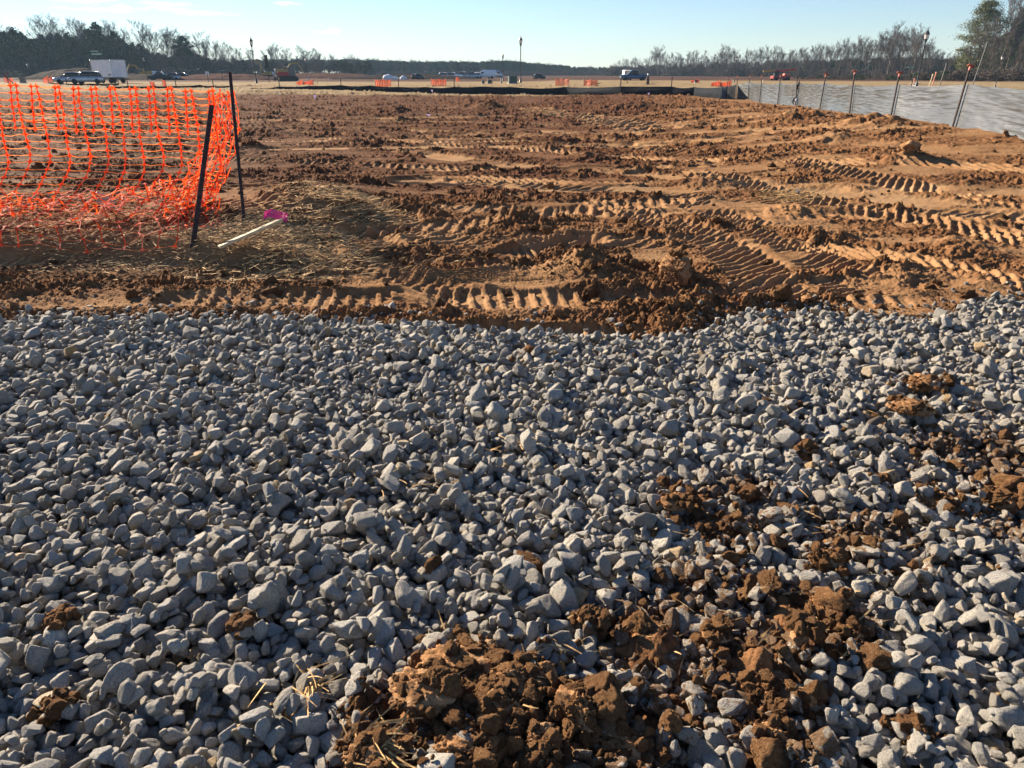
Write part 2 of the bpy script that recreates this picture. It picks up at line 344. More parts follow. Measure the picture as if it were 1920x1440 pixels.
# ---------------------------------------------------------------- mesh helpers
class MB:
    def __init__(s): s.v = []; s.f = []; s.m = []
    def add(s, vs, fs, mi=0):
        o = len(s.v); s.v += [tuple(map(float, p)) for p in vs]; s.f += [tuple(i+o for i in f) for f in fs]; s.m += [mi]*len(fs)
    def box(s, c, d, rot=None, mi=0, bev=0, taper=1):
        hx, hy, hz = (k/2 for k in d); vs = []
        if bev:
            b = min(bev, hx*.9, hy*.9, hz*.9)
            for sx in (-1, 1):
                for sy in (-1, 1):
                    for sz in (-1, 1):
                        vs += [(sx*(hx-b), sy*(hy-b), sz*hz), (sx*hx, sy*(hy-b), sz*(hz-b)), (sx*(hx-b), sy*hy, sz*(hz-b))]
            I = lambda sx, sy, sz, k: ((sx > 0)*4+(sy > 0)*2+(sz > 0))*3+k
            fs = []
            for z in (-1, 1): q = [I(-1, -1, z, 0), I(1, -1, z, 0), I(1, 1, z, 0), I(-1, 1, z, 0)]; fs.append(q if z > 0 else q[::-1])
            for x in (-1, 1): q = [I(x, -1, -1, 1), I(x, 1, -1, 1), I(x, 1, 1, 1), I(x, -1, 1, 1)]; fs.append(q if x > 0 else q[::-1])
            for y in (-1, 1): q = [I(-1, y, -1, 2), I(-1, y, 1, 2), I(1, y, 1, 2), I(1, y, -1, 2)]; fs.append(q if y > 0 else q[::-1])
            for x in (-1, 1):
                for y in (-1, 1): q = [I(x, y, -1, 1), I(x, y, 1, 1), I(x, y, 1, 2), I(x, y, -1, 2)]; fs.append(q if x*y < 0 else q[::-1])
                for z in (-1, 1): q = [I(x, -1, z, 0), I(x, -1, z, 1), I(x, 1, z, 1), I(x, 1, z, 0)]; fs.append(q if x*z < 0 else q[::-1])
            for y in (-1, 1):
                for z in (-1, 1): q = [I(-1, y, z, 0), I(1, y, z, 0), I(1, y, z, 2), I(-1, y, z, 2)]; fs.append(q if y*z < 0 else q[::-1])
            for x in (-1, 1):
                for y in (-1, 1):
                    for z in (-1, 1): q = [I(x, y, z, k) for k in range(3)]; fs.append(q if x*y*z > 0 else q[::-1])
        else:
            vs = [(x*hx, y*hy, z*hz) for x in (-1, 1) for y in (-1, 1) for z in (-1, 1)]
            fs = [(0, 1, 3, 2), (4, 6, 7, 5), (0, 4, 5, 1), (2, 3, 7, 6), (0, 2, 6, 4), (1, 5, 7, 3)]
        if taper != 1: vs = [(x*(1 if z < 0 else taper), y*(1 if z < 0 else taper), z) for x, y, z in vs]
        if rot is not None: vs = [tuple(rot @ Vector(p)) for p in vs]
        s.add([(p[0]+c[0], p[1]+c[1], p[2]+c[2]) for p in vs], fs, mi)
    def tube(s, pts, rad, n=6, mi=0, cap=True):
        pts = [Vector(p) for p in pts]; rad = rad if hasattr(rad, '__len__') else [rad]*len(pts); vs = []; fs = []
        up = Vector((0, 0, 1)); prev = None
        for i, p in enumerate(pts):
            d = (pts[min(i+1, len(pts)-1)]-pts[max(i-1, 0)])
            if d.length < 1e-9: d = Vector((0, 0, 1))
            d.normalize()
            a = prev-d*prev.dot(d) if prev else (d.cross(up) if abs(d.z) < .95 else d.cross(Vector((1, 0, 0))))
            if a.length < 1e-6: a = d.orthogonal()
            a.normalize(); b = d.cross(a); prev = a
            for k in range(n): t = 2*math.pi*k/n; vs.append(p+(a*math.cos(t)+b*math.sin(t))*rad[i])
        for i in range(len(pts)-1):
            for k in range(n): fs.append((i*n+k, i*n+(k+1) % n, (i+1)*n+(k+1) % n, (i+1)*n+k))
        if cap: fs.append(tuple(range(n))[::-1]); fs.append(tuple((len(pts)-1)*n+k for k in range(n)))
        s.add(vs, fs, mi)
    def lathe(s, prof, c=(0, 0, 0), n=12, mi=0, axis=None):
        vs = []; fs = []
        for r, z in prof:
            for k in range(n):
                t = 2*math.pi*k/n; p = Vector((r*math.cos(t), r*math.sin(t), z))
                if axis is not None: p = axis @ p
                vs.append((p.x+c[0], p.y+c[1], p.z+c[2]))
        for i in range(len(prof)-1):
            for k in range(n): fs.append((i*n+k, i*n+(k+1) % n, (i+1)*n+(k+1) % n, (i+1)*n+k))
        fs.append(tuple(range(n))[::-1]); fs.append(tuple((len(prof)-1)*n+k for k in range(n)))
        s.add(vs, fs, mi)
    def prism(s, poly, y0, y1, mi=0):
        """outline in x,z extruded along y"""
        n = len(poly); vs = [(x, y0, z) for x, z in poly]+[(x, y1, z) for x, z in poly]
        fs = [tuple(range(n)), tuple(range(2*n-1, n-1, -1))]+[(i, i+n, (i+1) % n+n, (i+1) % n) for i in range(n)]
        s.add(vs, fs, mi)
    def mesh(s, name, mats, smooth=False):
        me = bpy.data.meshes.new(name); me.from_pydata(s.v, [], s.f)
        for m in mats: me.materials.append(M[m] if isinstance(m, str) else m)
        if len(mats) > 1: me.polygons.foreach_set('material_index', s.m)
        if smooth: me.polygons.foreach_set('use_smooth', [True]*len(s.f))
        me.update(); return me
    def build(s, name, mats, parent=None, smooth=False):
        o = bpy.data.objects.new(name, s.mesh(name, [mats] if isinstance(mats, str) else mats, smooth))
        COL.objects.link(o); o.parent = parent; return o
def tag(o, label=None, cat=None, group=None, kind=None):
    if label: o['label'] = label
    if cat: o['category'] = cat
    if group: o['group'] = group
    if kind: o['kind'] = kind
    return o
def thing(name, label, cat, loc=(0, 0, 0), rz=0, group=None):
    o = bpy.data.objects.new(name, None); COL.objects.link(o); o.location = tuple(map(float, loc)); o.rotation_euler = (0, 0, rz)
    o.empty_display_size = .2
    return tag(o, label, cat, group)
def dup(root, loc, rz=0, label=None, scale=1, group=None):
    r = root.copy(); COL.objects.link(r); r.location = tuple(map(float, loc)); r.rotation_euler = (0, 0, rz)
    r.scale = (scale,)*3 if not hasattr(scale, '__len__') else scale
    if label: r['label'] = label
    if group: r['group'] = group
    for ch in list(root.children):
        c = ch.copy(); COL.objects.link(c); c.parent = r
        for g in ch.children:
            d = g.copy(); COL.objects.link(d); d.parent = c
    return r
def np_mesh(name, V, F, mat, smooth=True):
    me = bpy.data.meshes.new(name); V = np.asarray(V, np.float32); F = np.asarray(F, np.int32); k = F.shape[1]
    me.vertices.add(len(V)); me.vertices.foreach_set('co', V.ravel())
    me.loops.add(F.size); me.loops.foreach_set('vertex_index', F.ravel())
    me.polygons.add(len(F)); me.polygons.foreach_set('loop_start', np.arange(0, F.size, k, dtype=np.int32))
    me.polygons.foreach_set('use_smooth', np.full(len(F), smooth))
    me.materials.append(mat); me.update(calc_edges=True); return me
# ---------------------------------------------------------------- ground sheet
def build_ground():
    rows = [.05, .3, .6, .8]; r = .8
    while r < 5000:
        if r < 4.2: d = .010+.0012*r
        elif r < 96: d = .0062*(r/5)**1.45
        else: d = r*.045
        r += d; rows.append(r)
    fine = np.linspace(-47, 47, 1400); co = np.linspace(47, 313, 240)[1:-1]
    th = np.radians(np.concatenate([fine, co])); rr = np.array(rows)
    RR, TH = np.meshgrid(rr, th, indexing='ij'); x = (RR*np.sin(TH)).ravel(); y = (RR*np.cos(TH)).ravel()
    z = np.empty_like(x); att = [np.empty_like(x) for _ in range(4)]
    CH = 200000
    for i in range(0, len(x), CH):
        s = slice(i, i+CH); z[s], ins, sm, ro, D = ground(x[s], y[s])
        att[0][s] = ins; att[1][s] = sm; att[2][s] = ro; att[3][s] = D
    nr, nc = len(rr), len(th); print('ground', nr, nc)
    i = np.arange(nr-1)[:, None]*nc; j = np.arange(nc)[None, :]; j2 = (j+1) % nc
    F = np.stack([i+j, i+j2, i+nc+j2, i+nc+j], -1).reshape(-1, 4)[:, ::-1]
    me = np_mesh('ground', np.stack([x, y, z], 1), F, M['ground'])
    r_ = np.hypot(x, y)
    edge = 52+8*fbm(x*.05, y*.05, 2, 88)
    farf = ss(y-.18*np.clip(-x, 0, 60)-.02*np.abs(x), 57, 63)
    red = np.clip(darkzone(x, y) + .45*fbm(x*.25, y*.4, 3, 89), 0, .95)
    for nm, a in (('under', att[0]), ('smooth', att[1]), ('farfield', farf), ('beyond', ss(y+.1*np.abs(x)+.45*np.clip(x-12, 0, 90), 112, 132)), ('red', red)):
        q = me.attributes.new(nm, 'FLOAT', 'POINT'); q.data.foreach_set('value', a.astype(np.float32))
    o = bpy.data.objects.new('ground', me); COL.objects.link(o); tag(o, 'churned orange brown clay building lot with machine tracks', kind='structure')
build_ground()
# ---------------------------------------------------------------- scatter helper (one object of stuff)
def ico(sub):
    import bmesh
    bm = bmesh.new(); bmesh.ops.create_icosphere(bm, subdivisions=sub, radius=1)
    V = np.array([v.co[:] for v in bm.verts]); F = np.array([[v.index for v in f.verts] for f in bm.faces]); bm.free(); return V, F
def variants(name, meshes):
    c = bpy.data.collections.new(name)
    for i, me in enumerate(meshes):
        o = bpy.data.objects.new('%s_form.%03d' % (name, i), me); c.objects.link(o)
    return c
def scatter(name, pts, rot, scl, idx, coll, fl, label, cat):
    me = bpy.data.meshes.new(name); n = len(pts); me.vertices.add(n); me.vertices.foreach_set('co', np.asarray(pts, np.float32).ravel())
    for nm, a, t in (('irot', rot, 'FLOAT_VECTOR'), ('iscale', scl, 'FLOAT_VECTOR')):
        q = me.attributes.new(nm, t, 'POINT'); q.data.foreach_set('vector', np.asarray(a, np.float32).ravel())
    q = me.attributes.new('iidx', 'INT', 'POINT'); q.data.foreach_set('value', np.asarray(idx, np.int32))
    for nm, a in fl.items():
        q = me.attributes.new(nm, 'FLOAT', 'POINT'); q.data.foreach_set('value', np.asarray(a, np.float32))
    o = bpy.data.objects.new(name, me); COL.objects.link(o)
    ng = bpy.data.node_groups.new(name+'_nodes', 'GeometryNodeTree')
    ng.interface.new_socket('Geometry', in_out='INPUT', socket_type='NodeSocketGeometry'); ng.interface.new_socket('Geometry', in_out='OUTPUT', socket_type='NodeSocketGeometry')
    gi = ng.nodes.new('NodeGroupInput'); go = ng.nodes.new('NodeGroupOutput'); iop = ng.nodes.new('GeometryNodeInstanceOnPoints'); ci = ng.nodes.new('GeometryNodeCollectionInfo')
    ci.inputs['Collection'].default_value = coll; ci.inputs['Separate Children'].default_value = True; ci.inputs['Reset Children'].default_value = True
    iop.inputs['Pick Instance'].default_value = True
    def na(nm, t):
        a = ng.nodes.new('GeometryNodeInputNamedAttribute'); a.data_type = t; a.inputs['Name'].default_value = nm; return a.outputs['Attribute']
    L = ng.links.new
    L(gi.outputs[0], iop.inputs['Points']); L(ci.outputs[0], iop.inputs['Instance']); L(na('iidx', 'INT'), iop.inputs['Instance Index'])
    e2r = ng.nodes.new('FunctionNodeEulerToRotation'); L(na('irot', 'FLOAT_VECTOR'), e2r.inputs[0]); L(e2r.outputs[0], iop.inputs['Rotation'])
    L(na('iscale', 'FLOAT_VECTOR'), iop.inputs['Scale']); L(iop.outputs[0], go.inputs[0])
    md = o.modifiers.new('scatter', 'NODES'); md.node_group = ng
    tag(o, label, cat, kind='stuff'); return o
# stones
V4, F4 = ico(4); V3, F3 = ico(3)
def stone_mesh(k):
    r0 = np.random.default_rng(100+k); n = r0.integers(9, 17)
    nr = r0.normal(size=(n, 3)); nr /= np.linalg.norm(nr, axis=1)[:, None]; nr = np.vstack([nr, np.eye(3), -np.eye(3)])
    h = r0.uniform(.62, 1.02, len(nr)); h[n:] = r0.uniform(.8, 1.08, 6)
    p = r0.uniform(18, 45)
    d = V4; q = np.maximum(d@nr.T, 0)/h; r = (np.sum(q**p, 1))**(-1/p)
    r *= 1+.045*pn3(d*1.6+k*3, k)+.022*pn3(d*4+k, k+3)+.010*pn3(d*9+k, k+6)
    P = d*r[:, None]; P /= np.abs(P).max(0)
    return np_mesh('stone_form', P, F4, M['stone'])
def clod_mesh(k, flat=.75):
    r0 = np.random.default_rng(300+k); d = V4
    pl = r0.normal(size=(7, 3)); pl /= np.linalg.norm(pl, axis=1)[:, None]; r = 1+.40*pn3(d*1.3+k*5, k)+.20*pn3(d*2.9+k, k+3)
    r = np.minimum(r, (r0.uniform(.55, .9, 7)/np.maximum(d@pl.T, .05)).min(1))
    r = r-.14*np.abs(pn3(d*5.5+k*2, k+6))+.10*pn3(d*11+k, k+8)
    P = d*r[:, None]; P /= np.abs(P).max(0)
    return np_mesh('clod_form', P, F4, M['clod'])
NV = 18
stones = variants('stone', [stone_mesh(k) for k in range(NV)])
clods = variants('clod', [clod_mesh(k) for k in range(10)])
def euler_from(nx, ny, nz, yaw):
    """euler so that local z follows the normal after a yaw (small tilt)"""
    out = np.empty((len(yaw), 3))
    for i in range(len(yaw)):
        n = Vector((nx[i], ny[i], nz[i])).normalized(); q = Vector((0, 0, 1)).rotation_difference(n) @ Matrix.Rotation(yaw[i], 3, 'Z').to_quaternion()
        e = q.to_euler(); out[i] = (e.x, e.y, e.z)
    return out
def build_gravel():
    cell = .01; X0, Y0, X1, Y1 = -5.0, .55, 5.0, 5.6
    gx = np.arange(X0, X1, cell); gy = np.arange(Y0, Y1, cell); GX, GY = np.meshgrid(gx, gy, indexing='ij')
    H = ground(GX.ravel(), GY.ravel())[0].reshape(GX.shape).copy()
    Dm = dirtmask(GX.ravel(), GY.ravel()).reshape(GX.shape)
    nx, ny = H.shape; r0 = np.random.default_rng(5)
    H -= (GY < gedge(GX)-.05)*.125*Dm*(.8+.55*fbm(GX.ravel()*5, GY.ravel()*5, 3, 43).reshape(GX.shape))
    GB = np.zeros_like(GX)
    for c, rr, h in gr_b: GB += h*np.exp(-((GX-c[0])**2+(GY-c[1])**2)/(rr*rr))
    E = gedge(GX); fade = np.clip((E-GY)/.35, 0, 1)
    LIM = -.008+.05*(1-fade)+.035*np.sin(GX*1.3+1)*np.sin(GY*1.7)+GB
    S = []; n_try = 90000; K = 6
    sizes = np.clip(np.exp(r0.normal(math.log(.0192), .32, n_try)), .009, .048)
    big = r0.random(n_try) < .02; sizes[big] = r0.uniform(.032, .046, big.sum())
    PX = r0.uniform(X0+.1, X1-.1, n_try*K*4); PY = r0.uniform(Y0+.1, Y1-.1, n_try*K*4)
    PI_ = ((PX-X0)/cell).astype(int); PJ_ = ((PY-Y0)/cell).astype(int)
    ok = (np.abs(PX) < .95*PY+1.1) & (PY < gedge(PX)+.03*np.sin(PX*9)+.05*r0.normal(size=len(PX))) & (r0.random(len(PX)) > Dm[PI_, PJ_]*.5)
    PX, PY, PI_, PJ_ = PX[ok], PY[ok], PI_[ok], PJ_[ok]; n_try = min(n_try, len(PX)//K); placed = 0; print('tries', n_try)
    for t in range(n_try):
        a = sizes[t]; b = a*r0.uniform(.55, .95); c = a*r0.uniform(.42, .80); sl_ = slice(t*K, t*K+K)
        hh = H[PI_[sl_], PJ_[sl_]]; kk = t*K+int(np.argmin(hh)); best = (0, PX[kk], PY[kk], PI_[kk], PJ_[kk])
        if H[PI_[kk], PJ_[kk]] > LIM[PI_[kk], PJ_[kk]]: continue
        _, x, y, i, j = best; yaw = r0.uniform(0, math.pi)
        m = int(a/cell)+1; i0, i1, j0, j1 = max(i-m, 0), min(i+m+1, nx), max(j-m, 0), min(j+m+1, ny)
        dx = gx[i0:i1][:, None]-x; dy = gy[j0:j1][None, :]-y; cy, sy = math.cos(yaw), math.sin(yaw)
        u = (dx*cy+dy*sy)/a; v = (-dx*sy+dy*cy)/b; q = u*u+v*v; ins = q < .92
        if ins.sum() < 3: continue
        h = H[i0:i1, j0:j1]
        hm = h.mean(); gxs = float(np.sum(((h-hm)*dx)[ins])/max(np.sum((dx*dx+0*h)[ins]), 1e-6)); gys = float(np.sum(((h-hm)*dy)[ins])/max(np.sum((dy*dy+0*h)[ins]), 1e-6))
        gxs = max(-.8, min(.8, gxs)); gys = max(-.8, min(.8, gys))
        plane = gxs*dx+gys*dy
        prof = c*np.sqrt(np.clip(1-q, 0, 1))
        w = (h-plane+prof)[ins]; z = np.sort(w)[int(len(w)*.86)]
        top = z+plane+prof*.92
        hn = np.where(ins, np.maximum(h, top), h); H[i0:i1, j0:j1] = hn
        tilt = r0.normal(0, .20, 2)
        S.append((x, y, z, a, b, c, -gxs+tilt[0], -gys+tilt[1], 1.0, yaw, Dm[i, j])); placed += 1
    for _ in range(520):
        x = r0.uniform(-4.6, 4.6); y = float(gedge(x))+.02+r0.exponential(.13); a = min(.036, math.exp(r0.normal(math.log(.016), .35))); b = a*r0.uniform(.6, .95); c = a*r0.uniform(.45, .8)
        if y < gedge(x)+1.1: S.append((x, y, float(ground(np.array([x]), np.array([y]))[0][0])+c*r0.uniform(-.1, .6), a, b, c, *r0.normal(0, .25, 2), 1.0, r0.uniform(0, 3.14), .45))
    S = np.array(S); print('stones', len(S)); H = np.maximum(H, ground(GX.ravel(), GY.ravel())[0].reshape(GX.shape))
    rot = euler_from(S[:, 6], S[:, 7], S[:, 8], S[:, 9])
    n = len(S); tint = np.clip(r0.beta(3, 2.6, n)*.9, 0, 1); odd = r0.random(n) < .03; tint[odd] = r0.uniform(.93, 1, odd.sum())
    dirt = np.clip(S[:, 10]*1.0+.10*r0.random(n)+.15*ss(S[:, 0], .3, 2.5), 0, 1)
    scatter('gravel', S[:, :3], rot, S[:, 3:6]*1.04, r0.integers(0, NV, n), stones, {'tint': tint, 'dirt': dirt}, 'bed of loose pale grey crushed stone in the foreground', 'gravel')
    return H, gx, gy, cell
def gb_at(x, y):
    s = 0
    for c, rr, h in gr_b:
        q = ((x-c[0])**2+(y-c[1])**2)/(rr*rr)
        if q < 6: s += h*math.exp(-q)
    return s
GH, ggx, ggy, gcell = build_gravel()
def gtop(x, y):
    i = int((x-ggx[0])/gcell); j = int((y-ggy[0])/gcell)
    if 0 <= i < len(ggx) and 0 <= j < len(ggy): return float(GH[i, j])
    return float(ground(np.array([x]), np.array([y]))[0][0])
def gz(x, y): return float(ground(np.array([float(x)]), np.array([float(y)]))[0][0])
GX_, GY_ = np.meshgrid(ggx, ggy, indexing='ij'); EX = []
# ---------------------------------------------------------------- clay clumps one can tell apart
def clump(name, px, py, w, h, label, seed, off=0.0, flat=.8, dz=None):
    b = hit(px, py); D = depth(b); s = w/FPX*D/2; hz_ = h/FPX*D/2
    r1 = np.random.default_rng(seed); V, Fc = ico(6 if w > 60 else 5); d = V; k = seed
    r = 1+.42*pn3(d*1.1+k*5, k)+.26*pn3(d*2.4+k, k+3); pl = r1.normal(size=(8, 3)); pl /= np.linalg.norm(pl, axis=1)[:, None]
    r = np.minimum(r, (r1.uniform(.6, .95, 8)/np.maximum(d@pl.T, .05)).min(1)+.04*pn3(d*5, k+2))
    crk = ss(pn3(d*1.9+k*3, k+11), -.3, .1); r = r-.20*crk*np.abs(pn3(d*4.5+k*2, k+6))+crk*(.13*pn3(d*7+k, k+8)+.11*np.abs(pn3(d*13+k, k+9))+.07*pn3(d*24, k+12))+.035*pn3(d*38, k)
    P = d*r[:, None]; P /= np.abs(P).max(0); P = P*[s, s*.8, hz_*flat]
    a = r1.uniform(0, 3); P = P @ np.array([[math.cos(a), -math.sin(a), 0], [math.sin(a), math.cos(a), 0], [0, 0, 1]]).T if w < h*1.3 else P
    P[:, 2] = np.maximum(P[:, 2], -hz_*.5)
    o = bpy.data.objects.new(name, np_mesh(name, P, Fc, M['lump'])); COL.objects.link(o)
    zg = gtop(b[0], b[1]) if b[1] < gedge(b[0]) else gz(b[0], b[1])
    if b[1] < 5.4:
        q = ((GX_-b[0])/s)**2+((GY_-b[1])/(s*.85))**2; dome = zg+hz_*.12+off+hz_*flat*.62*np.sqrt(np.clip(1-q, 0, 1)); np.copyto(GH, np.maximum(GH, dome), where=q < 1)
    EX.append((b[0], b[1], s, hz_, zg))
    o.location = (b[0], b[1], zg+hz_*.12+off); tag(o, label, 'clay clump', 'clumps of clay on the gravel and lot')
C = [(868, 1262, 200, 110, 'jagged brown clay clump with a tall peak, topmost of the muddy heap on the gravel'),
     (975, 1300, 150, 95, 'crumbly orange clay clump just right of the peaked one'),
     (800, 1330, 150, 90, 'flat cracked clay clump on the left flank of the muddy heap'),
     (1085, 1350, 120, 150, 'tall slab of smooth tan clay standing in the muddy heap'),
     (930, 1350, 120, 100, 'dark lumpy clay clump at the middle of the muddy heap'),
     (860, 1420, 150, 90, 'broken brown clay clump at the bottom edge below the heap'),
     (1010, 1420, 120, 100, 'rough clay clump at the bottom edge beneath the tan slab'),
     (1180, 1400, 110, 80, 'low crumbled clay clump right of the tan slab'),
     (700, 1435, 130, 60, 'small crusty clay clump at the bottom edge left of the heap'),
     (680, 1345, 70, 40, 'little flattened clay crumb pile left of the heap among grey stones'),
     (1535, 1150, 90, 85, 'big dark brown rough clay clump among grey stones at the right'),
     (1498, 1215, 55, 80, 'pale orange upright clay clump below the big dark one'),
     (1595, 1195, 60, 40, 'orange flat clay clump right of the pale upright one'),
     (1340, 1215, 55, 25, 'thin orange clay flake lying flat on the stones'),
     (1710, 1382, 75, 65, 'wedge shaped orange clay clump against stones at the lower right'),
     (1520, 1330, 35, 60, 'narrow upright clay clump between two grey stones at the bottom'),
     (1440, 1395, 110, 80, 'reddish clay clump near the bottom edge at the right'),
     (1445, 1310, 60, 60, 'brown clay clump stuck to a stone above the reddish one'),
     (1110, 1180, 60, 30, 'small clay clump at the upper edge of the mud patch'),
     (1545, 1060, 70, 50, 'brown crumbly clay clump in the stones above the big dark one'),
     (1775, 950, 110, 40, 'wide flat orange clay clump near the right edge'),
     (1880, 945, 110, 50, 'broad clay clump at the right edge of the photo'),
     (1700, 790, 90, 40, 'small reddish clay clump among pale stones at the upper right'),
     (1730, 735, 90, 45, 'orange clay clump on the gravel left of the right edge'),
     (1270, 955, 70, 45, 'orange clay clump beside the small wood chip'),
     (1335, 985, 80, 40, 'brown clay clump in the middle of the muddy gravel'),
     (1515, 848, 34, 34, 'small tan clay lump perched on the gravel'),
     (115, 1175, 45, 60, 'curled dry brown clump on the gravel at the left'),
     (110, 1330, 60, 45, 'small orange clay clump on the gravel at the lower left'),
     (460, 1192, 35, 35, 'tiny reddish clay clump among grey stones left of centre'),
     (1268, 528, 75, 78, 'upright knobbly clay clump standing on the lot near the gravel'),
     (1700, 300, 45, 35, 'dark clay clump casting a long shadow on the right of the lot')]
for px, py, w_, h_ in ((1310, 600, 110, 45), (1120, 515, 150, 70), (1060, 500, 110, 45), (935, 420, 110, 45), (1200, 560, 200, 30), (1500, 565, 300, 30)):
    b_ = hit(px, py); EX.append((b_[0], b_[1], w_/FPX*depth(b_)/2, .0, 0))
for k, (px, py, w_, h_, lb) in enumerate(C): clump('clay_clump', px, py, w_, h_, lb, 500+k)
def build_clods():
    r0 = np.random.default_rng(15); P = []
    # on the gravel, in the muddy places
    n = 30000; x = r0.uniform(-4.5, 4.8, n); y = r0.uniform(.7, 5.6, n); D = dirtmask(x, y); ok = (y < gedge(x)+.05) & (r0.random(n) < D**1.3*.75+.0015)
    for a, b, d in zip(x[ok], y[ok], D[ok]):
        s = min(.06, .007+.014*r0.pareto(2.4)); P.append((a, b, gtop(a, b)+s*.25, s, d))
    for cx, cy, s_, h_, zg in EX:
        for _ in range(int(60+900*s_)):
            a = r0.uniform(0, 6.28); q = s_*r0.uniform(.15, 1.35)**1.0; x1, y1 = cx+q*math.cos(a), cy+q*math.sin(a); s1 = min(.03, .004+.007*r0.pareto(2.2)); zz = gtop(x1, y1) if y1 < gedge(x1) else gz(x1, y1)+(h_*.6*math.sqrt(max(0, 1-(q/s_)**2)))
            P.append((x1, y1, zz+s1*.1, s1, 1))
    # on the lot
    n = 42000; rr = 4.6*np.exp(r0.random(n)*2.15); th = R(1)*r0.uniform(-46, 46, n); x = rr*np.sin(th); y = rr*np.cos(th)
    z, ins, sm, ro, D = ground(x, y); pr = np.clip(.12+.9*(fbm(x*1.6, y*1.6, 3, 123)+.1), .02, 1)*(1-.85*np.clip(sm, 0, 1))*(1-ins)
    ok = (r0.random(n) < pr) & (y > gedge(x)-.05)
    for a, b, c, r_ in zip(x[ok], y[ok], z[ok], rr[ok]):
        s = min(.075, (.005+.009*r0.pareto(2.4))*(1+.05*r_)); P.append((a, b, c+s*.22, s, .4))
    P = np.array(P); n = len(P); print('clods', n)
    sc = P[:, 3:4]*r0.uniform(.65, 1.25, (n, 3)); sc[:, 2] *= .8
    scatter('clay_crumbs', P[:, :3], r0.uniform(0, 6.28, (n, 3))*[.12, .12, 1], sc, r0.integers(0, 10, n), clods, {'tint': r0.random(n)}, 'loose crumbs of orange brown clay over the lot and gravel', 'clay crumbs')
build_clods()
# ---------------------------------------------------------------- straw
def build_straw(name, n, zones, label, seed, on_gravel=False, L0=.16):
    r0 = np.random.default_rng(seed); V = []; F = []
    k = 0
    cs = []
    while k < n:
        c, rx, ry, kk = zones[r0.integers(len(zones))]
        x = c[0]+r0.normal()*rx*.75; y = c[1]+r0.normal()*ry*.75
        if r0.random() > kk: k += 1; continue
        cs.append((x, y)); k += 1
    cs = np.array(cs)
    if on_gravel: z0 = np.array([gtop(a, b) for a, b in cs])
    else:
        keep = cs[:, 1] > gedge(cs[:, 0])+.12; cs = cs[keep]; z0 = ground(cs[:, 0], cs[:, 1])[0]
        clump = .045*np.clip(fbm(cs[:, 0]*4, cs[:, 1]*4, 3, 201)+.25, 0, 1)*2
        z0 = z0+r0.random(len(cs))**1.5*clump*.8
    for (x, y), z in zip(cs, z0):
        a = r0.normal(0, 1.0)+.3; el = abs(r0.normal(0, .26)); L = L0*r0.uniform(.35, 1.3); w = r0.uniform(.0016, .0032) if on_gravel else r0.uniform(.0028, .0062)
        d = Vector((math.cos(a)*math.cos(el), math.sin(a)*math.cos(el), math.sin(el)*(1 if r0.random() < .8 else -.3)))
        s = Vector((-math.sin(a), math.cos(a), 0))*w; bend = Vector(r0.normal(0, .12, 3)*L); bend.z = -abs(bend.z)*.6
        o = len(V); p = Vector((x, y, z+.006))
        for t in (0, .35, .7, 1):
            q = p+d*(L*t)+bend*(t*t); ww = s*(1-.6*t); V += [q-ww, q+ww+Vector((0, 0, w*.6))]
        F += [(o+2*i, o+2*i+1, o+2*i+3, o+2*i+2) for i in range(3)]
    me = np_mesh(name, [tuple(v) for v in V], F, M['straw'], True); o = bpy.data.objects.new(name, me); COL.objects.link(o); tag(o, label, 'straw', kind='stuff')
build_straw('straw', 8500, straw_zones, 'matted dry straw around the posts and under the orange net', 31)
gz_str = [(hit(a, b)[:2], rx, ry, 1) for a, b, rx, ry in [(960, 850, .12, .06), (800, 915, .15, .05), (570, 1305, .06, .03), (700, 1420, .08, .05), (1500, 980, .3, .2), (1300, 1150, .3, .2), (1150, 1250, .3, .15), (1700, 760, .6, .3), (1450, 1150, .3, .2)]]
build_straw('straw_wisps', 330, gz_str, 'few stray straw stalks lying on the gravel', 32, True, .09)
far_s = [(hit(a, b)[:2], rx, ry, .6) for a, b, rx, ry in [(480, 215, 2, 1.2), (760, 222, 2, 1), (620, 205, 2, 1.5), (900, 205, 1, .8), (250, 230, 3, 1), (300, 300, 2, .6), (1480, 372, .3, .2)]]
build_straw('scattered_straw', 5200, far_s, 'scattered pale straw strewn over the dark clay beyond the posts', 33, False, .2)
